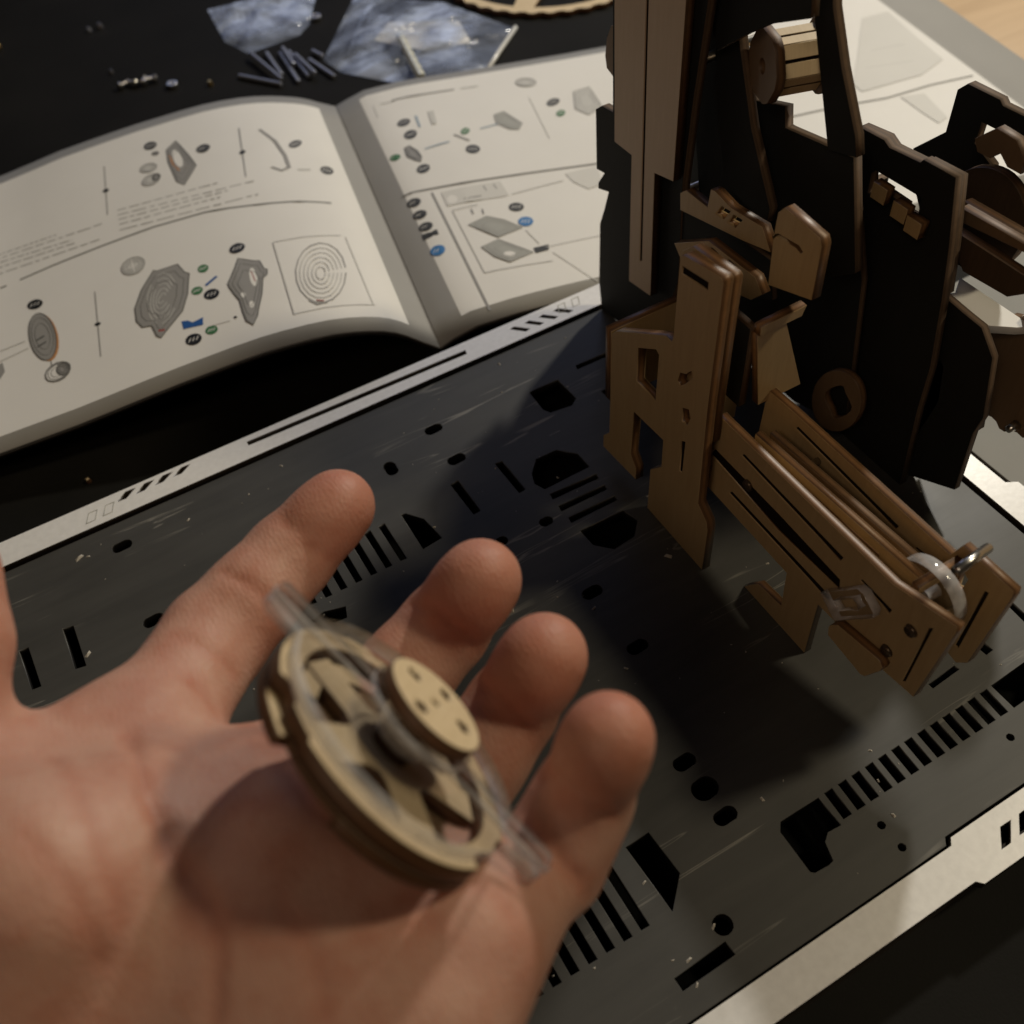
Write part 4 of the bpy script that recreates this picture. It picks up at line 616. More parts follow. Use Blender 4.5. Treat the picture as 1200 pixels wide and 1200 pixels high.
def acrylic_mat():
    # thin clear sheet: see-through faces with a fresnel gloss, frosted laser-cut edges
    m, nt, b = new_mat('clear_acrylic'); out = nt.nodes['Material Output']
    tc = nd(nt, 'ShaderNodeTexCoord'); sx = nd(nt, 'ShaderNodeSeparateXYZ'); nt.links.new(tc.outputs['Normal'], sx.inputs[0])
    edge = math_(nt, 'LESS_THAN', math_(nt, 'ABSOLUTE', sx.outputs[2]), .6)
    tr = nd(nt, 'ShaderNodeBsdfTransparent'); tr.inputs[0].default_value = (.94, .94, .95, 1)
    gl = nd(nt, 'ShaderNodeBsdfGlossy'); gl.inputs['Roughness'].default_value = .05
    fr = nd(nt, 'ShaderNodeFresnel'); fr.inputs[0].default_value = 1.49
    geo = nd(nt, 'ShaderNodeNewGeometry')
    ff = math_(nt, 'MULTIPLY', fr.outputs[0], math_(nt, 'SUBTRACT', 1.0, geo.outputs['Backfacing']))
    mx = nd(nt, 'ShaderNodeMixShader'); nt.links.new(ff, mx.inputs[0]); nt.links.new(tr.outputs[0], mx.inputs[1]); nt.links.new(gl.outputs[0], mx.inputs[2])
    b.inputs['Base Color'].default_value = (.88, .87, .90, 1); b.inputs['Roughness'].default_value = .10; b.inputs['Specular IOR Level'].default_value = .8
    fro = nd(nt, 'ShaderNodeMixShader'); st = noise(nt, tc.outputs['Object'], 180, 2)
    nt.links.new(ramp(nt, st, [(.35, (.30,)*3), (.7, (.66,)*3)]), fro.inputs[0]); nt.links.new(tr.outputs[0], fro.inputs[1]); nt.links.new(b.outputs[0], fro.inputs[2])
    m2 = nd(nt, 'ShaderNodeMixShader'); nt.links.new(edge, m2.inputs[0]); nt.links.new(mx.outputs[0], m2.inputs[1]); nt.links.new(fro.outputs[0], m2.inputs[2])
    nt.links.new(m2.outputs[0], out.inputs[0])
    return m
M['acrylic'] = acrylic_mat()
def film_mat():
    m, nt, b = new_mat('plastic_film'); out = nt.nodes['Material Output']
    tr = nd(nt, 'ShaderNodeBsdfTransparent'); mx = nd(nt, 'ShaderNodeMixShader')
    tc = nd(nt, 'ShaderNodeTexCoord'); ob = tc.outputs['Object']; n = noise(nt, ob, 34, 3, .5)
    fold = noise(nt, mapping(nt, ob, (10, 42, 10), (0, 0, .9)), 1.0, 1.5, .4, .8); fine = noise(nt, ob, 40, 1, .4, .6)
    b.inputs['Base Color'].default_value = (.62, .72, .98, 1); b.inputs['Roughness'].default_value = .10; b.inputs['Specular IOR Level'].default_value = 1.0  # bluish base colour holds the monitor's reflection; the film itself is clear
    bump(nt, b, math_(nt, 'ADD', math_(nt, 'MULTIPLY', fold, 2.0), math_(nt, 'MULTIPLY', fine, .5)), 1.0, .012)
    nt.links.new(ramp(nt, n, [(.40, (.14,)*3), (.62, (.78,)*3)]), mx.inputs[0]); nt.links.new(tr.outputs[0], mx.inputs[1]); nt.links.new(b.outputs[0], mx.inputs[2])
    nt.links.new(mx.outputs[0], out.inputs[0])
    return m
M['film'] = film_mat()
def paper(name, c, var=.06, rough=.55):
    m, nt, b = new_mat(name); tc = nd(nt, 'ShaderNodeTexCoord')
    n = noise(nt, tc.outputs['Object'], 30, 4)
    nt.links.new(ramp(nt, n, [(.3, tuple(v*(1-var) for v in c)), (.7, c)]), b.inputs['Base Color'])
    b.inputs['Roughness'].default_value = rough
    return m
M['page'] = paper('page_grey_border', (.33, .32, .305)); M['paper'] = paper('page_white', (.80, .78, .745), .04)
M['cover'] = paper('book_cover', (.022, .017, .014), .2, .5)
PR = dict(ink=(.012, .012, .012), ink2=(.045, .045, .042), rule=(.22, .21, .19), text=(.40, .39, .37), grey=(.31, .30, .285), outline=(.13, .125, .115), lgrey=(.57, .56, .53),
          lgrey2=(.40, .40, .37), lgrey3=(.66, .645, .61), dots=(.6, .58, .55), orange=(.55, .26, .10), green=(.045, .17, .065), blue=(.02, .10, .33),
          bluel=(.33, .42, .50), bluem=(.05, .20, .48), red=(.33, .05, .04), paper=(.80, .78, .745))
for k, c in PR.items(): M['p_' + k] = M['paper'] if k == 'paper' else paper('print_' + k, c, .05)
M['steel'] = simple('steel', (.62, .60, .57), .28, 1.0)
M['brass'] = simple('brass_bit', (.75, .52, .20), .3, 1.0)
M['rod'] = simple('dull_rod', (.34, .35, .40), .42, .7)
def mat_mat():
    m, nt, b = new_mat('black_desk_mat'); tc = nd(nt, 'ShaderNodeTexCoord'); ob = tc.outputs['Object']
    n = noise(nt, ob, 16, 5); f = noise(nt, ob, 1500, 2)
    nt.links.new(ramp(nt, n, [(.3, (.0075, .007, .006)), (.7, (.012, .011, .0095))]), b.inputs['Base Color'])
    b.inputs['Roughness'].default_value = .7; b.inputs['Specular IOR Level'].default_value = .10
    bump(nt, b, f, .35, .0002); return m
M['mat'] = mat_mat()
def table_mat():
    m, nt, b = new_mat('oak_table'); tc = nd(nt, 'ShaderNodeTexCoord'); ob = tc.outputs['Object']
    g = noise(nt, mapping(nt, ob, (6, 70, 6), (0, 0, .4)), 1.0, 7, .6, .8)
    nt.links.new(ramp(nt, g, [(.3, (.50, .33, .17)), (.7, (.62, .43, .24))]), b.inputs['Base Color'])
    b.inputs['Roughness'].default_value = .4; bump(nt, b, g, .08); return m
M['table'] = table_mat()
M['under'] = simple('underside_black', (.003, .003, .003), .9, 0, .1)
M['skirt'] = paper('skirt_wood', (.05, .036, .024), .3, .6)
M['card'] = paper('grey_card', (.30, .295, .275), .1, .7)

# ---------------------------------------------------------------- builders
def obj(name, me, mat, parent=None, mtx=None, smooth=False):
    o = bpy.data.objects.new(name, me); col.objects.link(o)
    if mat is not None: me.materials.append(mat)
    if smooth:
        for p in me.polygons: p.use_smooth = True
    if parent: o.parent = parent
    if mtx is not None: o.matrix_basis = mtx
    return o
def thing(name, label, cat, loc=(0, 0, 0), group=None):
    o = bpy.data.objects.new(name, None); col.objects.link(o); o.empty_display_size = .01
    o.location = Vector(loc) * U; tag(o, label, cat, group); return o
def tag(o, label, cat, group=None):
    o['label'] = label; o['category'] = cat
    if group: o['group'] = group
def mesh_from(V, F, name='mesh'):
    me = bpy.data.meshes.new(name); me.from_pydata([tuple(Vector(v) * U) for v in V], [], F); me.update(); return me
def area2(p): return sum(p[i][0]*p[(i+1) % len(p)][1] - p[(i+1) % len(p)][0]*p[i][1] for i in range(len(p))) / 2
def cut_sheet(outline, holes, t, bevel=.12):
    """a flat sheet with cut-outs: local XY is the face, thickness t centred on local z=0"""
    cu = bpy.data.curves.new('c', 'CURVE'); cu.dimensions = '2D'; cu.fill_mode = 'BOTH'
    cu.extrude = max(t/2 - bevel, .01) * U; cu.bevel_depth = bevel * U; cu.bevel_resolution = 0; cu.offset = -bevel * U
    for i, ring in enumerate([outline] + list(holes)):
        ring = [tuple(p) for p in ring]
        if (area2(ring) > 0) != (i == 0): ring = ring[::-1]
        sp = cu.splines.new('POLY'); sp.points.add(len(ring) - 1); sp.use_cyclic_u = True
        for q, (x, y) in zip(sp.points, ring): q.co = (x*U, y*U, 0, 1)
    o = bpy.data.objects.new('c', cu); me = bpy.data.meshes.new_from_object(o)
    bpy.data.objects.remove(o); bpy.data.curves.remove(cu)
    return me
def frame(o, x, y, z):
    m = Matrix((Vector(x), Vector(y), Vector(z))).transposed().to_4x4(); m.translation = Vector(o) * U; return m
def sheet_x(name, X, t, outline, holes, mat, parent):     # face in the world YZ plane at X, body behind it (+x)
    return obj(name, cut_sheet(outline, holes, t), mat, parent, frame((X + t/2, 0, 0), (0, 1, 0), (0, 0, 1), (1, 0, 0)))
def sheet_y(name, Y, t, outline, holes, mat, parent):     # outline in (x,z)
    return obj(name, cut_sheet([(a, b) for a, b in outline], holes, t), mat, parent, frame((0, Y + t/2, 0), (1, 0, 0), (0, 0, 1), (0, -1, 0)))
def sheet_z(name, Z, t, outline, holes, mat, parent):     # outline in (x,y), top at Z
    return obj(name, cut_sheet(outline, holes, t), mat, parent, frame((0, 0, Z - t/2), (1, 0, 0), (0, 1, 0), (0, 0, 1)))
def tube(path, r, n=10, caps=True):
    V, F = [], []; path = [Vector(p) for p in path]
    rs = r if isinstance(r, (list, tuple)) else [r] * len(path)
    for i, p in enumerate(path):
        d = (path[min(i+1, len(path)-1)] - path[max(i-1, 0)]).normalized()
        a = d.orthogonal().normalized() if i == 0 else (a - d * a.dot(d)).normalized()
        b = d.cross(a)
        for k in range(n): V.append(p + (a*math.cos(2*math.pi*k/n) + b*math.sin(2*math.pi*k/n)) * rs[i])
    for i in range(len(path)-1):
        for k in range(n): F.append((i*n+k, i*n+(k+1) % n, (i+1)*n+(k+1) % n, (i+1)*n+k))
    if caps: F += [tuple(range(n))[::-1], tuple(range((len(path)-1)*n, len(path)*n))]
    return V, F
def circle(r, n=48, c=(0, 0)): return [(c[0] + r*math.cos(2*math.pi*k/n), c[1] + r*math.sin(2*math.pi*k/n)) for k in range(n)]
def box(x0, x1, y0, y1, z0, z1):
    V = [(x, y, z) for z in (z0, z1) for y in (y0, y1) for x in (x0, x1)]
    return V, [(0, 2, 3, 1), (4, 5, 7, 6), (0, 1, 5, 4), (2, 6, 7, 3), (0, 4, 6, 2), (1, 3, 7, 5)]
rnd = random.Random(4)

# ---------------------------------------------------------------- setting: table and mat
ZT = -12.0
tb = obj('table_top', mesh_from(*box(-900, 1400, -500, 1300, -45, ZT - 2.2)), M['table']); tb['kind'] = 'structure'
mt = sheet_z('desk_mat', ZT, 2.2, [(-600, -330), (345, -330), (468, 700), (470, 980), (-600, 980)], [], M['mat'], None); mt['kind'] = 'structure'

# ---------------------------------------------------------------- base board
base = thing('base_board', 'black laser-cut base board with silver edging and rows of slots under the hand', 'base board', (60, 140, ZT))
binv = Matrix.Translation(-Vector((60, 140, ZT)) * U)
def under(o, root):     # keep world place, make child of an unrotated root
    m = o.matrix_basis.copy()
    o.parent = root; o.matrix_basis = Matrix.Translation(-root.location) @ m; return o
outer = [(-150, 31.0), (122.6, 31.0), (124, 32.8), (212.5, 32.8), (212.5, 251.2), (-150, 251.2)]
def inside(p): return all(-149 < x < 212 and 33.5 < y < 251 for x, y in p)
under(sheet_z('panel', 0, 3, outer, [h for h in DATA['holes'] if inside(h)], M['board'], None), base)
up_holes = DATA['loz_up'] + DATA['loz_up2'] + [DATA['slit_up']]
up_holes = [[(x, min(max(y, 254.4), 262.0)) for x, y in h] for h in up_holes]
under(sheet_z('edge_strip', 1.2, 3.2, [(-150, 252.6), (226, 252.6), (226, 263.6), (-150, 263.6)], up_holes, M['silver'], None), base)
for k, (x, y) in enumerate(((-36.5, 257.5), (-30.6, 257.7), (150.5, 259.4), (156.8, 259.5))):       # faint engraved lozenges at the ends of the row
    q = [(x - 2.6, y - 2.2), (x + .8, y - 2.2), (x + 2.8, y + 2.2), (x - .6, y + 2.2)]
    inn = [(x - 2.0, y - 1.9), (x + .6, y - 1.9), (x + 2.2, y + 1.9), (x - .4, y + 1.9)]
    under(sheet_z('engraved_mark', 1.27, .1, q, [inn], M['p_lgrey2'], None), base)
lo_holes = DATA['loz_lo']
under(sheet_z('edge_strip', 1.2, 3.2, [(-150, 20.9), (121.5, 20.9), (123, 19.4), (240, 19.4), (240, 32.0), (124.4, 32.0), (123, 30.4), (-150, 30.4)], lo_holes, M['silver'], None), base)
under(sheet_z('edge_strip', 1.2, 3.2, [(213.8, 34), (226, 34), (226, 104.5), (222.5, 106.5), (222.5, 251.6), (213.8, 251.6)], [], M['silver'], None), base)
for nm, b in (('side_skirt', (-150, 238, 21.1, 24.4, ZT + .2, -1.5)), ('side_skirt', (-150, 224, 260.0, 263.0, ZT + .2, -2.5)), ('side_skirt', (219.5, 222.5, 34.2, 259.8, ZT + .2, -2.5)), ('floor_sheet', (-150, 219.3, 24.6, 259.8, ZT + .2, ZT + 1.5))):
    under(obj(nm, mesh_from(*box(*b)), M['under'] if nm == 'floor_sheet' else M['skirt']), base)

# small wood crumbs and dust on the board
V, F = [], []
for k in range(190):
    x, y = rnd.uniform(-60, 205), rnd.uniform(36, 248)
    s = rnd.choice((.10, .12, .15, .2, .28, .35)) if k < 174 else rnd.uniform(.45, .75); a = rnd.uniform(0, 6.28); l = s * rnd.uniform(1, 2.6)
    i = len(V)
    for dx, dy, dz in ((-l, -s, 0), (l, -s*.6, 0), (l*.8, s, 0), (-l*.7, s*.8, 0), (0, 0, s*1.1)):
        V.append((x + dx*math.cos(a) - dy*math.sin(a), y + dx*math.sin(a) + dy*math.cos(a), .03 + dz))
    F += [(i, i+1, i+4), (i+1, i+2, i+4), (i+2, i+3, i+4), (i+3, i, i+4)]
du = obj('wood_dust', mesh_from(V, F), simple('dust', (.48, .44, .38), .9)); du['kind'] = 'stuff'; tag(du, 'pale wood dust and crumbs scattered over the black board', 'dust')

gc = sheet_z('grey_card', -3.0, 1.2, [(227.5, 45), (330, 45), (330, 190), (227.5, 190)], [], M['card'], None)
tag(gc, 'grey card lying beyond the silver edge at the right, behind the gears', 'card')
gc2 = obj('backing', mesh_from(*box(232, 326, 50, 185, ZT + .05, -4.25)), M['cover'], gc); gc2.matrix_basis = Matrix.Translation(-Vector((0, 0, -3.6)) * U)

# ---------------------------------------------------------------- the half-built model
root = thing('wooden_model', 'half-built wooden mechanical model of brown and black plates standing on the board', 'wooden model', (160, 150, 0))
P = {}
groups = {'arm': ['near_rail', 'far_rail', 'guide_rail', 'track_floor']}
for nm, p in DATA['pieces'].items():
    o = sheet_x(nm, p['c'], p['t'], p['o'], p['h'], M[p['mat']], None)
    P[nm] = under(o, root)
def part(name, me, mat, smooth=False, mtx=None, parent=None):
    o = obj(name, me, mat, None, mtx, smooth); under(o, root)
    if parent:
        m = o.matrix_basis.copy(); o.parent = parent; o.matrix_basis = parent.matrix_basis.inverted() @ m
    return o
# box side of the bracket left of the front panel
under(sheet_y('bracket_side', 182.5, 3, [(122.2, 30), (150, 30), (150, 58.5), (122.2, 58.5)], [], M['ply'], None), root)
under(sheet_y('bracket_side', 156, 3, [(128.6, 30), (150, 30), (150, 56), (128.6, 56)], [], M['ply'], None), root)
# chute box behind the tall board
under(sheet_x('chute_wall', 138, 2.6, [(142.8, 52), (164, 52), (164, 80), (142.8, 80)], [], M['black'], None), root)
under(sheet_y('chute_wall', 140, 2.6, [(142.5, 52.5), (157.5, 52.5), (147.5, 79.5), (138.2, 79.5)], [], M['ply'], None), root)
under(sheet_y('chute_flap', 139.5, 2.6, [(138.5, 79.7), (152, 79.9), (153, 83), (138.5, 82.6)], [], M['ply'], None), root)
# feet, cross ties, axles
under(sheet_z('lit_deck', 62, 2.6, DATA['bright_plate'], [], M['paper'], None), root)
part('bearing_pin', mesh_from(*tube(DATA['pin'], 1.2, 12)), M['steel'], True)
DARK_FILL = simple('dark_fill', (.012, .007, .004), .9, 0, .1)
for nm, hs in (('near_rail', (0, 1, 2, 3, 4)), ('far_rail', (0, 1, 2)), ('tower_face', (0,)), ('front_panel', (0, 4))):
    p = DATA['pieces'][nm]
    for h_ in hs: under(sheet_x('slot_shade', p['c'] + .3, .8, p['h'][h_], [], DARK_FILL, None), root)  # near-black insets just under the face: the shade inside the slots as colour
for a, b, r in (((132, 66, 45), (146, 66, 45), 1.1), ((132.1, 118, 48), (146, 118, 48), 1.1), ((164, 215, 110), (195, 215, 110), 1.5), ((198, 150, 70), (230, 150, 70), 1.6), ((166, 225, 60), (230, 225, 60), 1.6)):
    part('axle', mesh_from(*tube([a, b], r)), M['steel'], True)
for (y, z) in ((66, 48), (69.5, 34), (125, 42)):
    part('screw_head', mesh_from(*tube([(128.1, y, z), (129.2, y, z)], [1.5, 1.9], 14)), simple('dark_screw', (.10, .07, .045), .35, .6), True)
under(sheet_x('guide_rail', 134.2, 2.2, [(72, 49), (131, 45.5), (131, 54), (72, 57.5)], [[(84, 52.4), (122, 50.2), (122, 51.4), (84, 53.6)]], M['ply'], None), root)
under(sheet_x('guide_rail', 139.6, 2.2, [(74, 47), (131, 43.5), (131, 51), (74, 54.5)], [], M['brown'], None), root)
under(sheet_z('track_floor', 38, 2.2, [(132.2, 66), (145.8, 66), (145.8, 131), (132.2, 131)], [], M['dark'], None), root)
for x, z in ((131, 34), (131, 55)):
    under(sheet_y('cross_tie', 70, 2.4, [(132.1, z), (145.9, z), (145.9, z + 3), (132.1, z + 3)], [], M['ply'], None), root)
# clear pulley between the rails and the clear tab on the near rail
pul = part('clear_pulley', cut_sheet(circle(9.5, 40), [circle(2, 14)], 4), M['acrylic'], False, frame((138.5, 71, 50), (0, 1, 0), (0, 0, 1), (1, 0, 0)))
part('clear_tab', cut_sheet([(-4, -9), (4, -9), (4, 8), (2.5, 9.5), (-2.5, 9.5), (-4, 8)], [[(-1.5, -5), (1.5, -5), (1.5, 4), (-1.5, 4)]], 2.6), M['acrylic'], False, frame((126.6, 82, 41), (0, .82, .57), (0, -.57, .82), (1, 0, 0)))
# hexagonal spool near the tower top, its axle turned a little towards the front
sx, sy, sz, sr = 174.5, 187.5, 119.5, 8.2
ux = Vector((.955, -.297, 0)); uy = Vector((.297, .955, 0)); uz = Vector((0, 0, 1)); so = Vector((sx, sy, sz))
spool = part('spool_core', mesh_from(*tube([so, so + ux*12], sr - 2.2, 6)), M['dark'])
for k in range(6):
    am = math.radians(60*k + 32)
    n = uy*math.cos(am) + uz*math.sin(am); tdir = n.cross(ux)
    for s_ in (-1, 1):
        part('slat', cut_sheet([(-5.7, -1.8), (5.7, -1.8), (5.7, 1.8), (-5.7, 1.8)], [], 1.6), M['pale'], False, frame(so + ux*6.0 + n*(sr*.866 - .8) + tdir*2.2*s_, ux, tdir, n), spool)
for dx in (-2.7, 12.1):
    part('spool_cap', cut_sheet([((sr + 1.1)*math.cos(t), (sr + 1.1)*math.sin(t)) for t in [math.radians(60*k + 2 + d) for k in range(6) for d in (-11, 0, 11)]], [circle(2, 12)], 2.6), M['brown'], False, frame(so + ux*(dx + 1.3), uy, uz, ux), spool)
# metal bits on the gear at the right edge
for (y, z, r) in ((100, 52, 2.2), (97, 44, 1.8), (101, 36, 2.4), (108, 30, 1.6)):
    part('gear_pin', mesh_from(*tube([(212.5, y, z), (215.9, y, z)], [r*.7, r], 10)), M['steel'], True)
for k, (y, z) in enumerate(((158, 90.5), (150, 89), (144.5, 87.5))):
    under(sheet_x('frame_tab', 191.5, 3, [(y - 2.6, z - 2.4), (y + 2.6, z - 2.4), (y + 2.6, z + 2.4), (y - 2.6, z + 2.4)], [], M['ply'], None), root)
for k in range(3):
    under(sheet_y('cross_brace', 165 + k*22, 3, [(198.2, 20 + 8*k), (229.8, 20 + 8*k), (229.8, 66), (198.2, 66)], [], M['black'], None), root)

# ---------------------------------------------------------------- instruction book
ax, ay, _ = DATA['spine']; sd = (0.196, 0.9806); sn = (0.9806, -0.196); HB = 198.0
BS, ZB, ZTOP = DATA['book_s'], DATA['book_zb'], DATA['book_zt']
def pz(s, t):
    u = min(max(t / HB, 0), 1); return float(np.interp(s, BS, ZB))*(1-u) + float(np.interp(s, BS, ZTOP))*u
SS = [-330, -300, -260, -230, -205, -185, -165, -150, -135, -120, -108, -96, -84, -74, -64, -55, -46, -38, -31, -25, -20, -16, -12, -8.5, -5.5, -3, -1, 0, 1, 3, 6, 10, 16, 24, 33, 44, 56, 70, 86, 105, 125, 150, 180, 215, 250, 290, 330]
_zz = {}
SMOOTH = [np.array(ZB), np.array(ZTOP)]
def pw(s, t, dz=0): return (ax + sn[0]*s + sd[0]*t, ay + sn[1]*s + sd[1]*t, pz(s, t) + dz)
book = thing('instruction_book', 'open white instruction book with exploded-view drawings lying behind the board', 'book', (ax, ay, ZT))
def drape(ss, ts, dz): 
    V = [pw(s, t, dz) for t in ts for s in ss]; n = len(ss)
    return V, [(j*n+i, j*n+i+1, (j+1)*n+i+1, (j+1)*n+i) for j in range(len(ts)-1) for i in range(n-1)]
def slab(ss, ts, d0, d1):
    V0, F0 = drape(ss, ts, d0); V1, F1 = drape(ss, ts, d1); k = len(V0); n = len(ss); m = len(ts)
    F = [tuple(v + k for v in f) for f in F1] + [f[::-1] for f in F0]
    rim = [i for i in range(n)] + [j*n + n - 1 for j in range(1, m)] + [(m-1)*n + i for i in range(n-2, -1, -1)] + [j*n for j in range(m-2, 0, -1)]
    for a, b in zip(rim, rim[1:] + rim[:1]): F.append((a, b, b + k, a + k))
    return V0 + V1, F
def bpart(name, VF, mat, smooth=True, parent=None):
    return under(obj(name, mesh_from(*VF), mat, None, None, smooth), book)
TS = [HB*k/12 for k in range(13)]
left = [s for s in SS if s <= 0]; rightS = [s for s in SS if s >= 0]
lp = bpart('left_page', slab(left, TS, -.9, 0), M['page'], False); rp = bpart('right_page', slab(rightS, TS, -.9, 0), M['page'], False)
for p in (lp, rp): p.data.shade_smooth() if hasattr(p.data, 'shade_smooth') else None
bpart('page_block', slab(left, TS, -2.6, -1.05), M['cover']); bpart('page_block', slab(rightS, TS, -2.4, -1.05), M['cover'])
def clampz(V): return [(x, y, max(z, ZT + .3)) for x, y, z in V]
WL = [s for s in SS if -320 <= s <= -9]; WR = [12] + [s for s in SS if 13 <= s <= 300] + [302]
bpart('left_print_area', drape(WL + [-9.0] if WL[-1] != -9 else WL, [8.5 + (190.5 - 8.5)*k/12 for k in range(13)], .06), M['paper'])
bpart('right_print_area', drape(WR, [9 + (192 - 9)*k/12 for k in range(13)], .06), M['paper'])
names = dict(ink='badge', ink2='badge', green='green_badge', blue='blue_mark', bluem='blue_badge', grey='line_drawing', lgrey='line_drawing', rule='divider_rule', text='text_line', orange='orange_mark', paper='drawing_highlight', red='red_mark')
def prepare(pts, step=5):
    out = []
    for a, b in zip(pts, pts[1:] + pts[:1]):
        n = max(1, int(math.hypot(b[0]-a[0], b[1]-a[1]) // step))
        out += [(a[0] + (b[0]-a[0])*k/n, a[1] + (b[1]-a[1])*k/n) for k in range(n)]
    return out
txtV, txtF = [], []
for i, e in enumerate(DATA['prints']):
    dz = .10 + .0008*i
    if e['k'] == 'line':
        pts = [tuple(p) for p in e['p']]; fine = []
        for a, b in zip(pts, pts[1:]):
            n = max(1, int(math.hypot(b[0]-a[0], b[1]-a[1]) // 4)); fine += [(a[0]+(b[0]-a[0])*k/n, a[1]+(b[1]-a[1])*k/n) for k in range(n)]
        fine.append(pts[-1]); V, F = [], []
        for k, p in enumerate(fine):
            a, b = fine[max(k-1, 0)], fine[min(k+1, len(fine)-1)]; l = math.hypot(b[0]-a[0], b[1]-a[1]) or 1
            nx, ny = -(b[1]-a[1])/l*e['w']/2, (b[0]-a[0])/l*e['w']/2
            V += [pw(p[0]+nx, p[1]+ny, dz), pw(p[0]-nx, p[1]-ny, dz)]
        F = [(2*k, 2*k+1, 2*k+3, 2*k+2) for k in range(len(fine)-1)]
        if e['col'] == 'text':
            o0 = len(txtV); txtV += V; txtF += [tuple(v + o0 for v in f) for f in F]; continue
    else:
        ring = prepare([tuple(p) for p in e['p']]); cx = sum(p[0] for p in ring)/len(ring); cy = sum(p[1] for p in ring)/len(ring)
        V = [pw(cx, cy, dz)] ; rings = (.33, .66, 1.0); n = len(ring)
        for f in rings: V += [pw(cx + (p[0]-cx)*f, cy + (p[1]-cy)*f, dz) for p in ring]
        F = [(0, 1+k, 1+(k+1) % n) for k in range(n)]
        for r in range(2): F += [(1+r*n+k, 1+(r+1)*n+k, 1+(r+1)*n+(k+1) % n, 1+r*n+(k+1) % n) for k in range(n)]
    bpart(names.get(e['col'], 'line_drawing'), (V, F), M['p_' + e['col']], False)
    if e['k'] == 'poly' and e['col'] in ('grey', 'lgrey2', 'lgrey') and len(e['p']) > 4:      # drawn contour and two inner contours
        cx = sum(p[0] for p in ring)/len(ring); cy = sum(p[1] for p in ring)/len(ring); n = len(ring)
        V, F = [], []
        for f, wd in ((1.0, .26), (.8, .14), (.55, .14)):
            o0 = len(V)
            for k in range(n):
                p, q = ring[k-1], ring[(k+1) % n]; l = math.hypot(q[0]-p[0], q[1]-p[1]) or 1; nx, ny = -(q[1]-p[1])/l*wd, (q[0]-p[0])/l*wd
                x, y = cx + (ring[k][0]-cx)*f, cy + (ring[k][1]-cy)*f
                V += [pw(x + nx, y + ny, dz + .05), pw(x - nx, y - ny, dz + .05)]
            F += [(o0 + 2*k, o0 + 2*k + 1, o0 + 2*((k+1) % n) + 1, o0 + 2*((k+1) % n)) for k in range(n)]
        bpart('drawing_outline', (V, F), M['p_outline' if e['col'] == 'grey' else 'p_grey'], False)
bpart('text_lines', (txtV, txtF), M['p_text'], False)['kind'] = 'stuff'

# ---------------------------------------------------------------- things on the mat behind the book
g = thing('gear_wheel', 'pale wooden gear wheel with spokes lying on the dark mat at the top', 'gear', (321, 552, ZT))
gr, win = 69.5, []
go = []
for k in range(160):
    a = 2*math.pi*k/160; go.append(((gr + (.0 if (k//2) % 2 else -1.6))*math.cos(a), (gr + (.0 if (k//2) % 2 else -1.6))*math.sin(a)))
for k in range(8):
    a0, a1 = 2*math.pi*(k+.12)/8, 2*math.pi*(k+.88)/8
    win.append([(62*math.cos(a0+(a1-a0)*j/8), 62*math.sin(a0+(a1-a0)*j/8)) for j in range(9)] + [(24*math.cos(a1-.25), 24*math.sin(a1-.25)), (24*math.cos(a0+.25), 24*math.sin(a0+.25))])
obj('toothed_rim', cut_sheet(go, win + [circle(4, 20)], 3), M['pale'], g, Matrix.Translation((0, 0, .0017)))
obj('hub', cut_sheet(circle(14, 36), [circle(4, 20)], 3), M['pale'], g, Matrix.Translation((0, 0, .0048)))

rods = ['leaning alone to the left of the pile', 'crossing over the leftmost rod', 'standing third from the left in the pile', 'long one in the middle of the pile', 'short one at the top of the pile',
        'just right of the middle of the pile', 'second from the right end of the pile', 'rightmost, next to the large bag', 'small one above the right end of the pile']
for k, (a, b) in enumerate(DATA['rods']):
    z = ZT + 1.25 + .0*k + (1.9 if k in (1, 4, 6) else 0)
    va, vb = Vector((a[0], a[1], z)), Vector((b[0], b[1], z))
    o = obj('metal_rod', mesh_from(*tube([va, va + (vb-va)*.02, vb - (vb-va)*.02, vb], [1.0, 1.25, 1.25, 1.0], 10)), M['rod'], None, None, False)
    tag(o, 'grey metal rod on the mat, ' + rods[k], 'rod', 'rods piled on the mat')
def screw(loc, ang, label):
    t = thing('screw', label, 'screw', (loc[0], loc[1], ZT), 'loose screws on the mat')
    d = Vector((math.cos(ang), math.sin(ang), 0)); c = Vector((0, 0, 2.0))
    obj('shank', mesh_from(*tube([c - d*1.0 + d*k*.45 for k in range(14)] , [1.0 if k % 2 else 1.25 for k in range(13)] + [.3], 10)), M['steel'], t)
    obj('head', mesh_from(*tube([c - d*2.8, c - d*2.2, c - d*1.0], [1.2, 2.0, 2.0], 14)), M['steel'], t)
for k, (p, a, l) in enumerate(zip(DATA['screws'], (.3, 2.2, 1.2, 2.7), ('leftmost small steel screw in the row behind the left page', 'second small steel screw from the left behind the left page', 'third small steel screw from the left behind the left page', 'small steel screw at the right end of the short row of screws'))): screw(p, a, l)
for p, l in zip(DATA['nuts'], ('round steel nut right of the short row of screws', 'small steel nut between the two plastic bags')):
    hx = [(3.2*math.cos(math.pi*k/3), 3.2*math.sin(math.pi*k/3)) for k in range(6)]
    o = obj('steel_nut', cut_sheet(hx, [circle(1.5, 14)], 2.4), M['steel'], None, Matrix.Translation(Vector((p[0], p[1], ZT + 1.25))*U)); tag(o, l, 'nut', 'loose nuts on the mat')
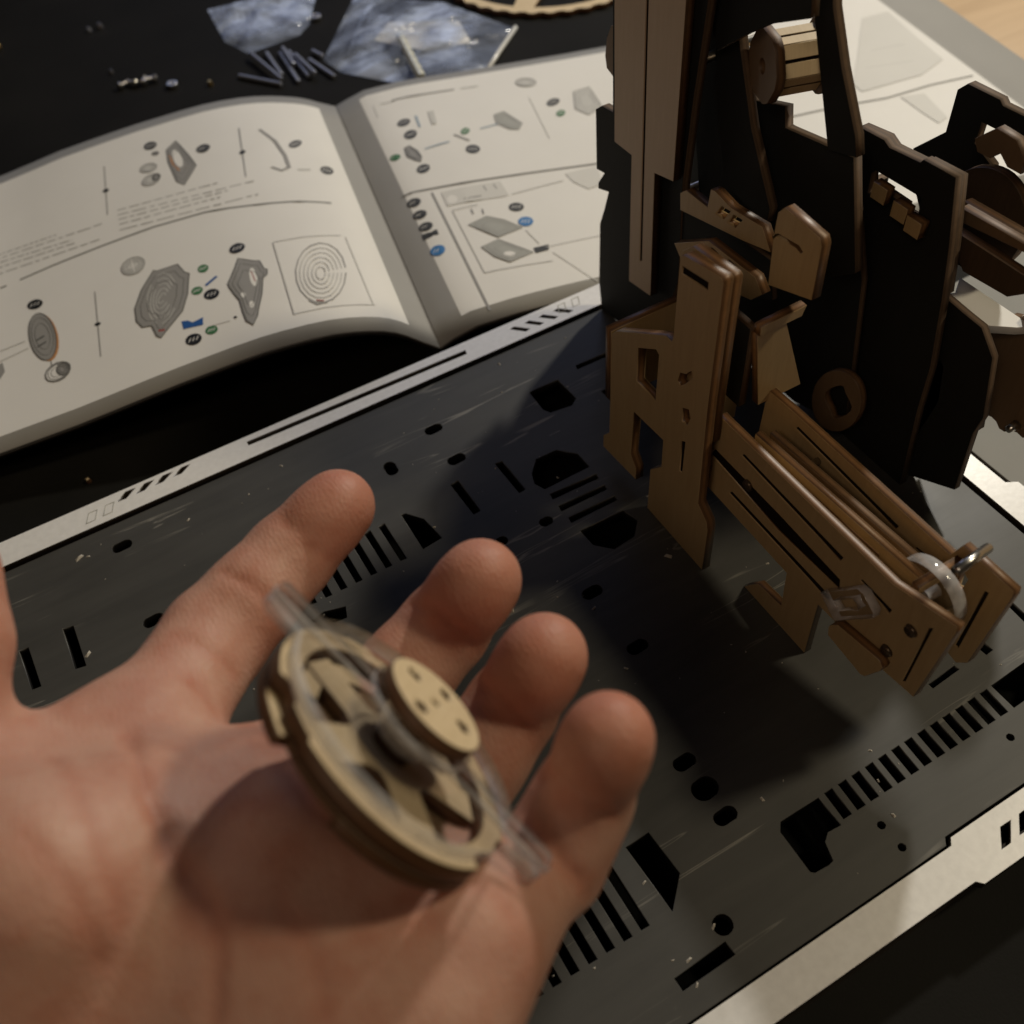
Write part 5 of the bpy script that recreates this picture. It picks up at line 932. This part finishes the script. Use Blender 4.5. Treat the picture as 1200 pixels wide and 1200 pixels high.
for p, l, m, r in zip(DATA['bits'], ('tiny brass spacer standing right of the steel nut', 'tiny steel bead just above the row of screws', 'tiny steel bead far behind the screws', 'tiny dark bead beside the far steel bead', 'pale wood crumb on the mat in front of the book'), ('brass', 'steel', 'steel', 'rod', 'pale'), (1.3, 1.1, 1.6, 1.2, .9)):
    o = obj('small_bit', mesh_from(*tube([(p[0], p[1], ZT+.02), (p[0], p[1], ZT+.5), (p[0], p[1], ZT+r*2)], [r, r*1.15, r*.7], 9)), M[m], None, None, False); tag(o, l, 'bead' if 'bead' in l else 'bit')
yb = DATA['yel']
o = obj('yellow_bead', mesh_from(*tube([(yb[0]-1, yb[1], ZT+.02), (yb[0]-1, yb[1], ZT+1.5), (yb[0]-1, yb[1], ZT+4)], [2.0, 2.6, 1.2], 12)), M['brass'], None, None, True); tag(o, 'yellow bead at the left edge of the dark mat', 'bead')

def film_bag(name, label, ring, zc, amp, seed):
    t = thing(name, label, 'plastic bag', (ring[0][0], ring[0][1], ZT), 'small plastic zip bags')
    t0 = Vector((ring[0][0], ring[0][1], ZT)); rr = random.Random(seed)
    cx = sum(p[0] for p in ring)/len(ring); cy = sum(p[1] for p in ring)/len(ring)
    for side, sg in (('film_upper', 1), ('film_lower', 0)):
        per = []
        for a, b in zip(ring, ring[1:] + ring[:1]): per += [(a[0]+(b[0]-a[0])*k/8, a[1]+(b[1]-a[1])*k/8) for k in range(8)]
        V, F, n, m = [], [], len(per), 9
        for j in range(m + 1):
            f = j/m
            for i, (x, y) in enumerate(per):
                px_, py_ = x + (cx-x)*f, y + (cy-y)*f
                h = math.sin(f*math.pi/2)**.7 * zc
                wv = amp*(math.sin(px_*.23+seed)*math.cos(py_*.19+seed*2) + .6*math.sin(px_*.51+py_*.37+seed))
                z = (ZT + .35 + max(.15, h + wv*min(1, f*3))) if sg else ZT + .25
                V.append((px_, py_, z))
        for j in range(m):
            for i in range(n): F.append((j*n+i, j*n+(i+1) % n, (j+1)*n+(i+1) % n, (j+1)*n+i))
        under(obj(side, mesh_from(V, F), M['film'], None, None, True), t)
    return t
b2 = film_bag('zip_bag', 'large clear zip bag holding a paper slip, lying against the top of the book', [p[:2] for p in DATA['bag2']], 7, 1.4, 3)
b1 = film_bag('zip_bag', 'smaller crumpled clear bag with bluish sheen beside the metal rods', [p[:2] for p in DATA['bag1']], 6, 1.8, 8)
p0, p1 = DATA['bag2'][0], DATA['bag2'][1]
q0, q1 = Vector((p0[0], p0[1], ZT+1.2)), Vector((p1[0], p1[1], ZT+1.2)); ins = Vector((DATA['bag2'][3][0]-p0[0], DATA['bag2'][3][1]-p0[1], 0)).normalized()*14
under(obj('zip_seal', mesh_from(*tube([q0 + ins, (q0+q1)/2 + ins + Vector((0, 0, 2)), q1 + ins], .9, 8)), M['film'], None, None, True), b2)
e0, e1 = DATA['bag2'][3], DATA['bag2'][4]
under(obj('heat_seal', mesh_from(*tube([(e0[0], e0[1], ZT+1.0), ((e0[0]+e1[0])/2, (e0[1]+e1[1])/2, ZT+1.6), (e1[0], e1[1], ZT+1.0)], 1.3, 8)), simple('bright_film', (.75, .74, .72), .2), None, None, True), b2)
sl = sheet_z('paper_slip', ZT + 3.4, .5, [p[:2] for p in DATA['slip2']], [], M['paper'], None); tag(sl, 'cream paper slip inside the large clear bag', 'paper')
a, b = DATA['stick2']; va, vb = Vector((a[0], a[1], ZT + 6)), Vector((b[0], b[1], ZT + 4.5))
V, F = tube([va + (vb-va)*k/14 for k in range(15)], [2.2 + .5*(k % 2) for k in range(15)], 10)
o = obj('foil_twist', mesh_from(V, F), simple('foil', (.82, .80, .66), .3, .4), None, None, False); tag(o, 'twisted pale foil strip in the large clear bag', 'foil strip')

# ---------------------------------------------------------------- the hand
# ---- hand as a signed distance field (mm), meshed with surface nets ----
def rcone(P, a, b, ra, rb):
    ab = b - a
    t = np.clip(((P - a) @ ab) / (ab @ ab), 0, 1)
    d = P - a - t[:, None] * ab
    return np.sqrt((d * d).sum(1)) - (ra + (rb - ra) * t)

def smin(a, b, k):
    h = np.maximum(k - np.abs(a - b), 0) / k
    return np.minimum(a, b) - h * h * k * 0.25

def hand_sdf(P, H):
    fingers = None
    for ch in H['fingers']:
        d = None
        for (a, ra), (b, rb) in zip(ch[:-1], ch[1:]):
            e = rcone(P, np.array(a), np.array(b), ra, rb)
            d = e if d is None else smin(d, e, 1.8)
        fingers = d if fingers is None else smin(fingers, d, 1.2)
    for c, r in H['pads']:
        c = np.array(c)
        e = np.sqrt(((P - c) ** 2).sum(1)) - r
        fingers = smin(fingers, e, 5.0)
    palm = None
    for a, ra, b, rb in H['palm']:
        e = rcone(P, np.array(a), np.array(b), ra, rb)
        palm = e if palm is None else smin(palm, e, 12.0)
    d = smin(palm, fingers, 8.0)
    for pts, depth, wid in H['creases']:
        m = np.full(len(P), 1e9)
        for a, b in zip(pts[:-1], pts[1:]):
            m = np.minimum(m, rcone(P, np.array(a), np.array(b), 0, 0))
        d = d + depth * np.exp(-(m / wid) ** 2)
    return d

def surface_nets(f, lo, step):
    nx, ny, nz = f.shape
    s = f < 0
    c = sum(s[i:nx-1+i, j:ny-1+j, k:nz-1+k].astype(np.int8) for i in (0, 1) for j in (0, 1) for k in (0, 1))
    act = (c > 0) & (c < 8)
    idx = np.full(act.shape, -1, np.int64)
    cells = np.argwhere(act)
    idx[act] = np.arange(len(cells))
    acc = np.zeros((len(cells), 3)); cnt = np.zeros(len(cells))
    cor = [(i, j, k) for i in (0, 1) for j in (0, 1) for k in (0, 1)]
    for u in range(8):
        for v in range(u + 1, 8):
            A, B = np.array(cor[u]), np.array(cor[v])
            if abs(A - B).sum() != 1: continue
            fa = f[tuple((cells + A).T)]; fb = f[tuple((cells + B).T)]
            m = (fa < 0) != (fb < 0)
            t = np.where(m, fa / np.where(m, fa - fb, 1), 0)
            acc += np.where(m[:, None], A + t[:, None] * (B - A), 0); cnt += m
    V = (cells + acc / cnt[:, None]) * step + lo
    F = []
    for ax in range(3):
        sl0 = [slice(None)] * 3; sl1 = [slice(None)] * 3
        sl0[ax] = slice(0, -1); sl1[ax] = slice(1, None)
        a, b = s[tuple(sl0)], s[tuple(sl1)]
        E = np.argwhere(a != b)
        o1, o2 = [(1, 2), (2, 0), (0, 1)][ax]
        E = E[(E[:, o1] > 0) & (E[:, o2] > 0)]
        E = E[(E[:, o1] < act.shape[o1]) & (E[:, o2] < act.shape[o2])]
        e1 = np.zeros(3, int); e1[o1] = 1; e2 = np.zeros(3, int); e2[o2] = 1
        q = np.stack([idx[tuple((E - e1 - e2).T)], idx[tuple((E - e2).T)], idx[tuple(E.T)], idx[tuple((E - e1).T)]], 1)
        flip = ~a[tuple(E.T)]
        q[flip] = q[flip][:, ::-1]
        F.append(q)
    return V, np.concatenate(F)

H = DATA['hand']
pts = np.array([p for ch in H['fingers'] for p, r in ch] + [c[0] for c in H['palm']] + [c[2] for c in H['palm']])
lo, hi = pts.min(0) - 26, pts.max(0) + 26
step = 1.05
n = np.ceil((hi - lo)/step).astype(int) + 1
X = lo[0] + np.arange(n[0])*step; Y = lo[1] + np.arange(n[1])*step; Z = lo[2] + np.arange(n[2])*step
f = np.empty(n, np.float64)
coarse = 4
# coarse pass first, exact values only near the skin
Xc, Yc, Zc = X[::coarse], Y[::coarse], Z[::coarse]
G = np.stack(np.meshgrid(Xc, Yc, Zc, indexing='ij'), -1).reshape(-1, 3)
fc = hand_sdf(G, H).reshape(len(Xc), len(Yc), len(Zc))
f = np.repeat(np.repeat(np.repeat(fc, coarse, 0), coarse, 1), coarse, 2)[:n[0], :n[1], :n[2]].copy()
near = np.argwhere(np.abs(f) < 4*step*1.75 + 3)
f[tuple(near.T)] = hand_sdf(lo + near*step, H)
Vh, Fh = surface_nets(f, lo, step)
hb = Vector((float(Vh[:, 0].mean()), float(Vh[:, 1].mean()), float(Vh[:, 2].min())))
me = bpy.data.meshes.new('hand')
me.from_pydata([tuple(v) for v in (Vh - np.array(hb))*U], [], [tuple(int(i) for i in q) for q in Fh]); me.update()
flush = np.zeros(len(Vh))
for ch in H['fingers']:
    d = np.sqrt(((Vh - np.array(ch[-1][0]))**2).sum(1)); flush = np.maximum(flush, np.clip(1.15 - d/17, 0, 1))
for cpts, dep, wid in H['creases']:
    for a, b in zip(cpts[:-1], cpts[1:]): flush = np.maximum(flush, .55*np.exp(-(rcone(Vh, np.array(a), np.array(b), 0, 0)/1.8)**2))
at = me.attributes.new('flush', 'FLOAT', 'POINT'); at.data.foreach_set('value', flush.astype(np.float32))
hand = obj('person', me, M['skin'], None, None, True); hand.location = hb*U
sm = hand.modifiers.new('smooth', 'SMOOTH'); sm.factor = .5; sm.iterations = 3
tag(hand, 'open left hand, palm up, holding the small wood and clear plastic wheel', 'hand')

# ---------------------------------------------------------------- the wheel held in the hand
G = DATA['gad']; gm = frame(G['o'], G['x'], G['y'], G['z']) @ Matrix.Scale(G['s'], 4)
wheel = thing('rotor_wheel', 'small layered wheel of pale wood and clear plastic lying in the open palm', 'wheel', G['o'])
wheel.matrix_basis = gm
def gp(name, outline, holes, z, t, mat, parent=None, bev=.2):
    return obj(name, cut_sheet(outline, holes, t, bev), mat, parent or wheel, Matrix.Translation((0, 0, (z + t/2)*U)))
ro = []
RG = 22.6
for k in range(144):
    a = 2*math.pi*k/144; q = (k + 10) % 48
    r = RG - (2.0 if q < 5 else (1.0 if q < 12 else 0)); ro.append((r*math.cos(a), r*math.sin(a)))
gp('outer_ring', ro, [circle(18.4, 60)], 0, 3.2, M['pale'])
for a0, a1 in ((.35, 1.5), (2.3, 3.5), (4.4, 5.7)):
    arc = [(17.5*math.cos(a0+(a1-a0)*j/12), 17.5*math.sin(a0+(a1-a0)*j/12)) for j in range(13)] + [(13.6*math.cos(a1-(a1-a0)*j/12), 13.6*math.sin(a1-(a1-a0)*j/12)) for j in range(13)]
    gp('ring_segment', arc, [], -1.2, 2.2, M['pale'])
sp = []
for k in range(5):
    a = 2*math.pi*k/5 + .4
    sp += [(18.0*math.cos(a-.20), 18.0*math.sin(a-.20)), (18.0*math.cos(a+.20), 18.0*math.sin(a+.20)), (8.6*math.cos(a+.45), 8.6*math.sin(a+.45)), (7.6*math.cos(a+.63), 7.6*math.sin(a+.63)), (8.6*math.cos(a+.81), 8.6*math.sin(a+.81))]
gp('spoke_plate', sp, [circle(3, 20)], -.9, 2.4, M['pale'])
gp('hub_post', circle(3.6, 30), [circle(2, 14)], 1.5, 6.9, M['pale'])
ear = []
RC = 21.8
for sgn in (1, -1):
    a0 = math.asin(3.1/RC)
    arc = [(RC*math.cos(t), RC*math.sin(t)) for t in [a0 + (math.pi - 2*a0)*j/40 for j in range(41)]]
    ear += [(sgn*x, sgn*y) for x, y in [(28.4, -2.3), (29.2, -1.2), (29.2, 1.2), (28.4, 2.3), (27.3, 3.1)] + arc + [(-27.3, 3.1)]]
gp('clear_eared_disc', ear, [circle(4.5, 24)], 3.6, 2.6, M['acrylic'])
gp('clear_bar', [(-29.2, -2.2), (-28.4, -2.9), (28.4, -2.9), (29.2, -2.2), (29.2, 2.2), (28.4, 2.9), (-28.4, 2.9), (-29.2, 2.2)], [], 6.25, 1.3, M['acrylic'])
gp('lower_disc', circle(18.0, 60), [circle(3, 20)], -3.2, 2.0, M['brown'])
for a0, a1 in ((.2, 1.9), (2.6, 4.1), (4.7, 5.9)):
    arc = [(22.4*math.cos(a0+(a1-a0)*j/14), 22.4*math.sin(a0+(a1-a0)*j/14)) for j in range(15)] + [(19.6*math.cos(a1-(a1-a0)*j/14), 19.6*math.sin(a1-(a1-a0)*j/14)) for j in range(15)]
    gp('lower_ring_segment', arc, [], -2.3, 2.2, M['pale'])
gp('clear_washer', circle(9.9, 40), [circle(3, 16)], 7.6, 1.6, M['acrylic'], None, .1)
hol = []
for k, a in enumerate((.2, 1.45, 2.75, 4.4)):
    c = (5.7*math.cos(a), 5.7*math.sin(a)); hol.append([(c[0] + 1.5*math.cos(q), c[1] + 1.5*math.sin(q)) for q in (a, a+1.2, a+2.4, a+3.3, a+4.6)])
hol.append([(1.2, -.6), (.3, 1.0), (-1.0, .5), (-.7, -.9)]); hol.append([(2.6, 1.6), (3.6, 2.4), (2.2, 2.8)])
gp('hub_cap', circle(9.0, 56), hol, 9.3, 2.6, M['pale'])
gp('cap_backing', circle(8.5, 40), [], 9.25, .3, DARK_FILL)
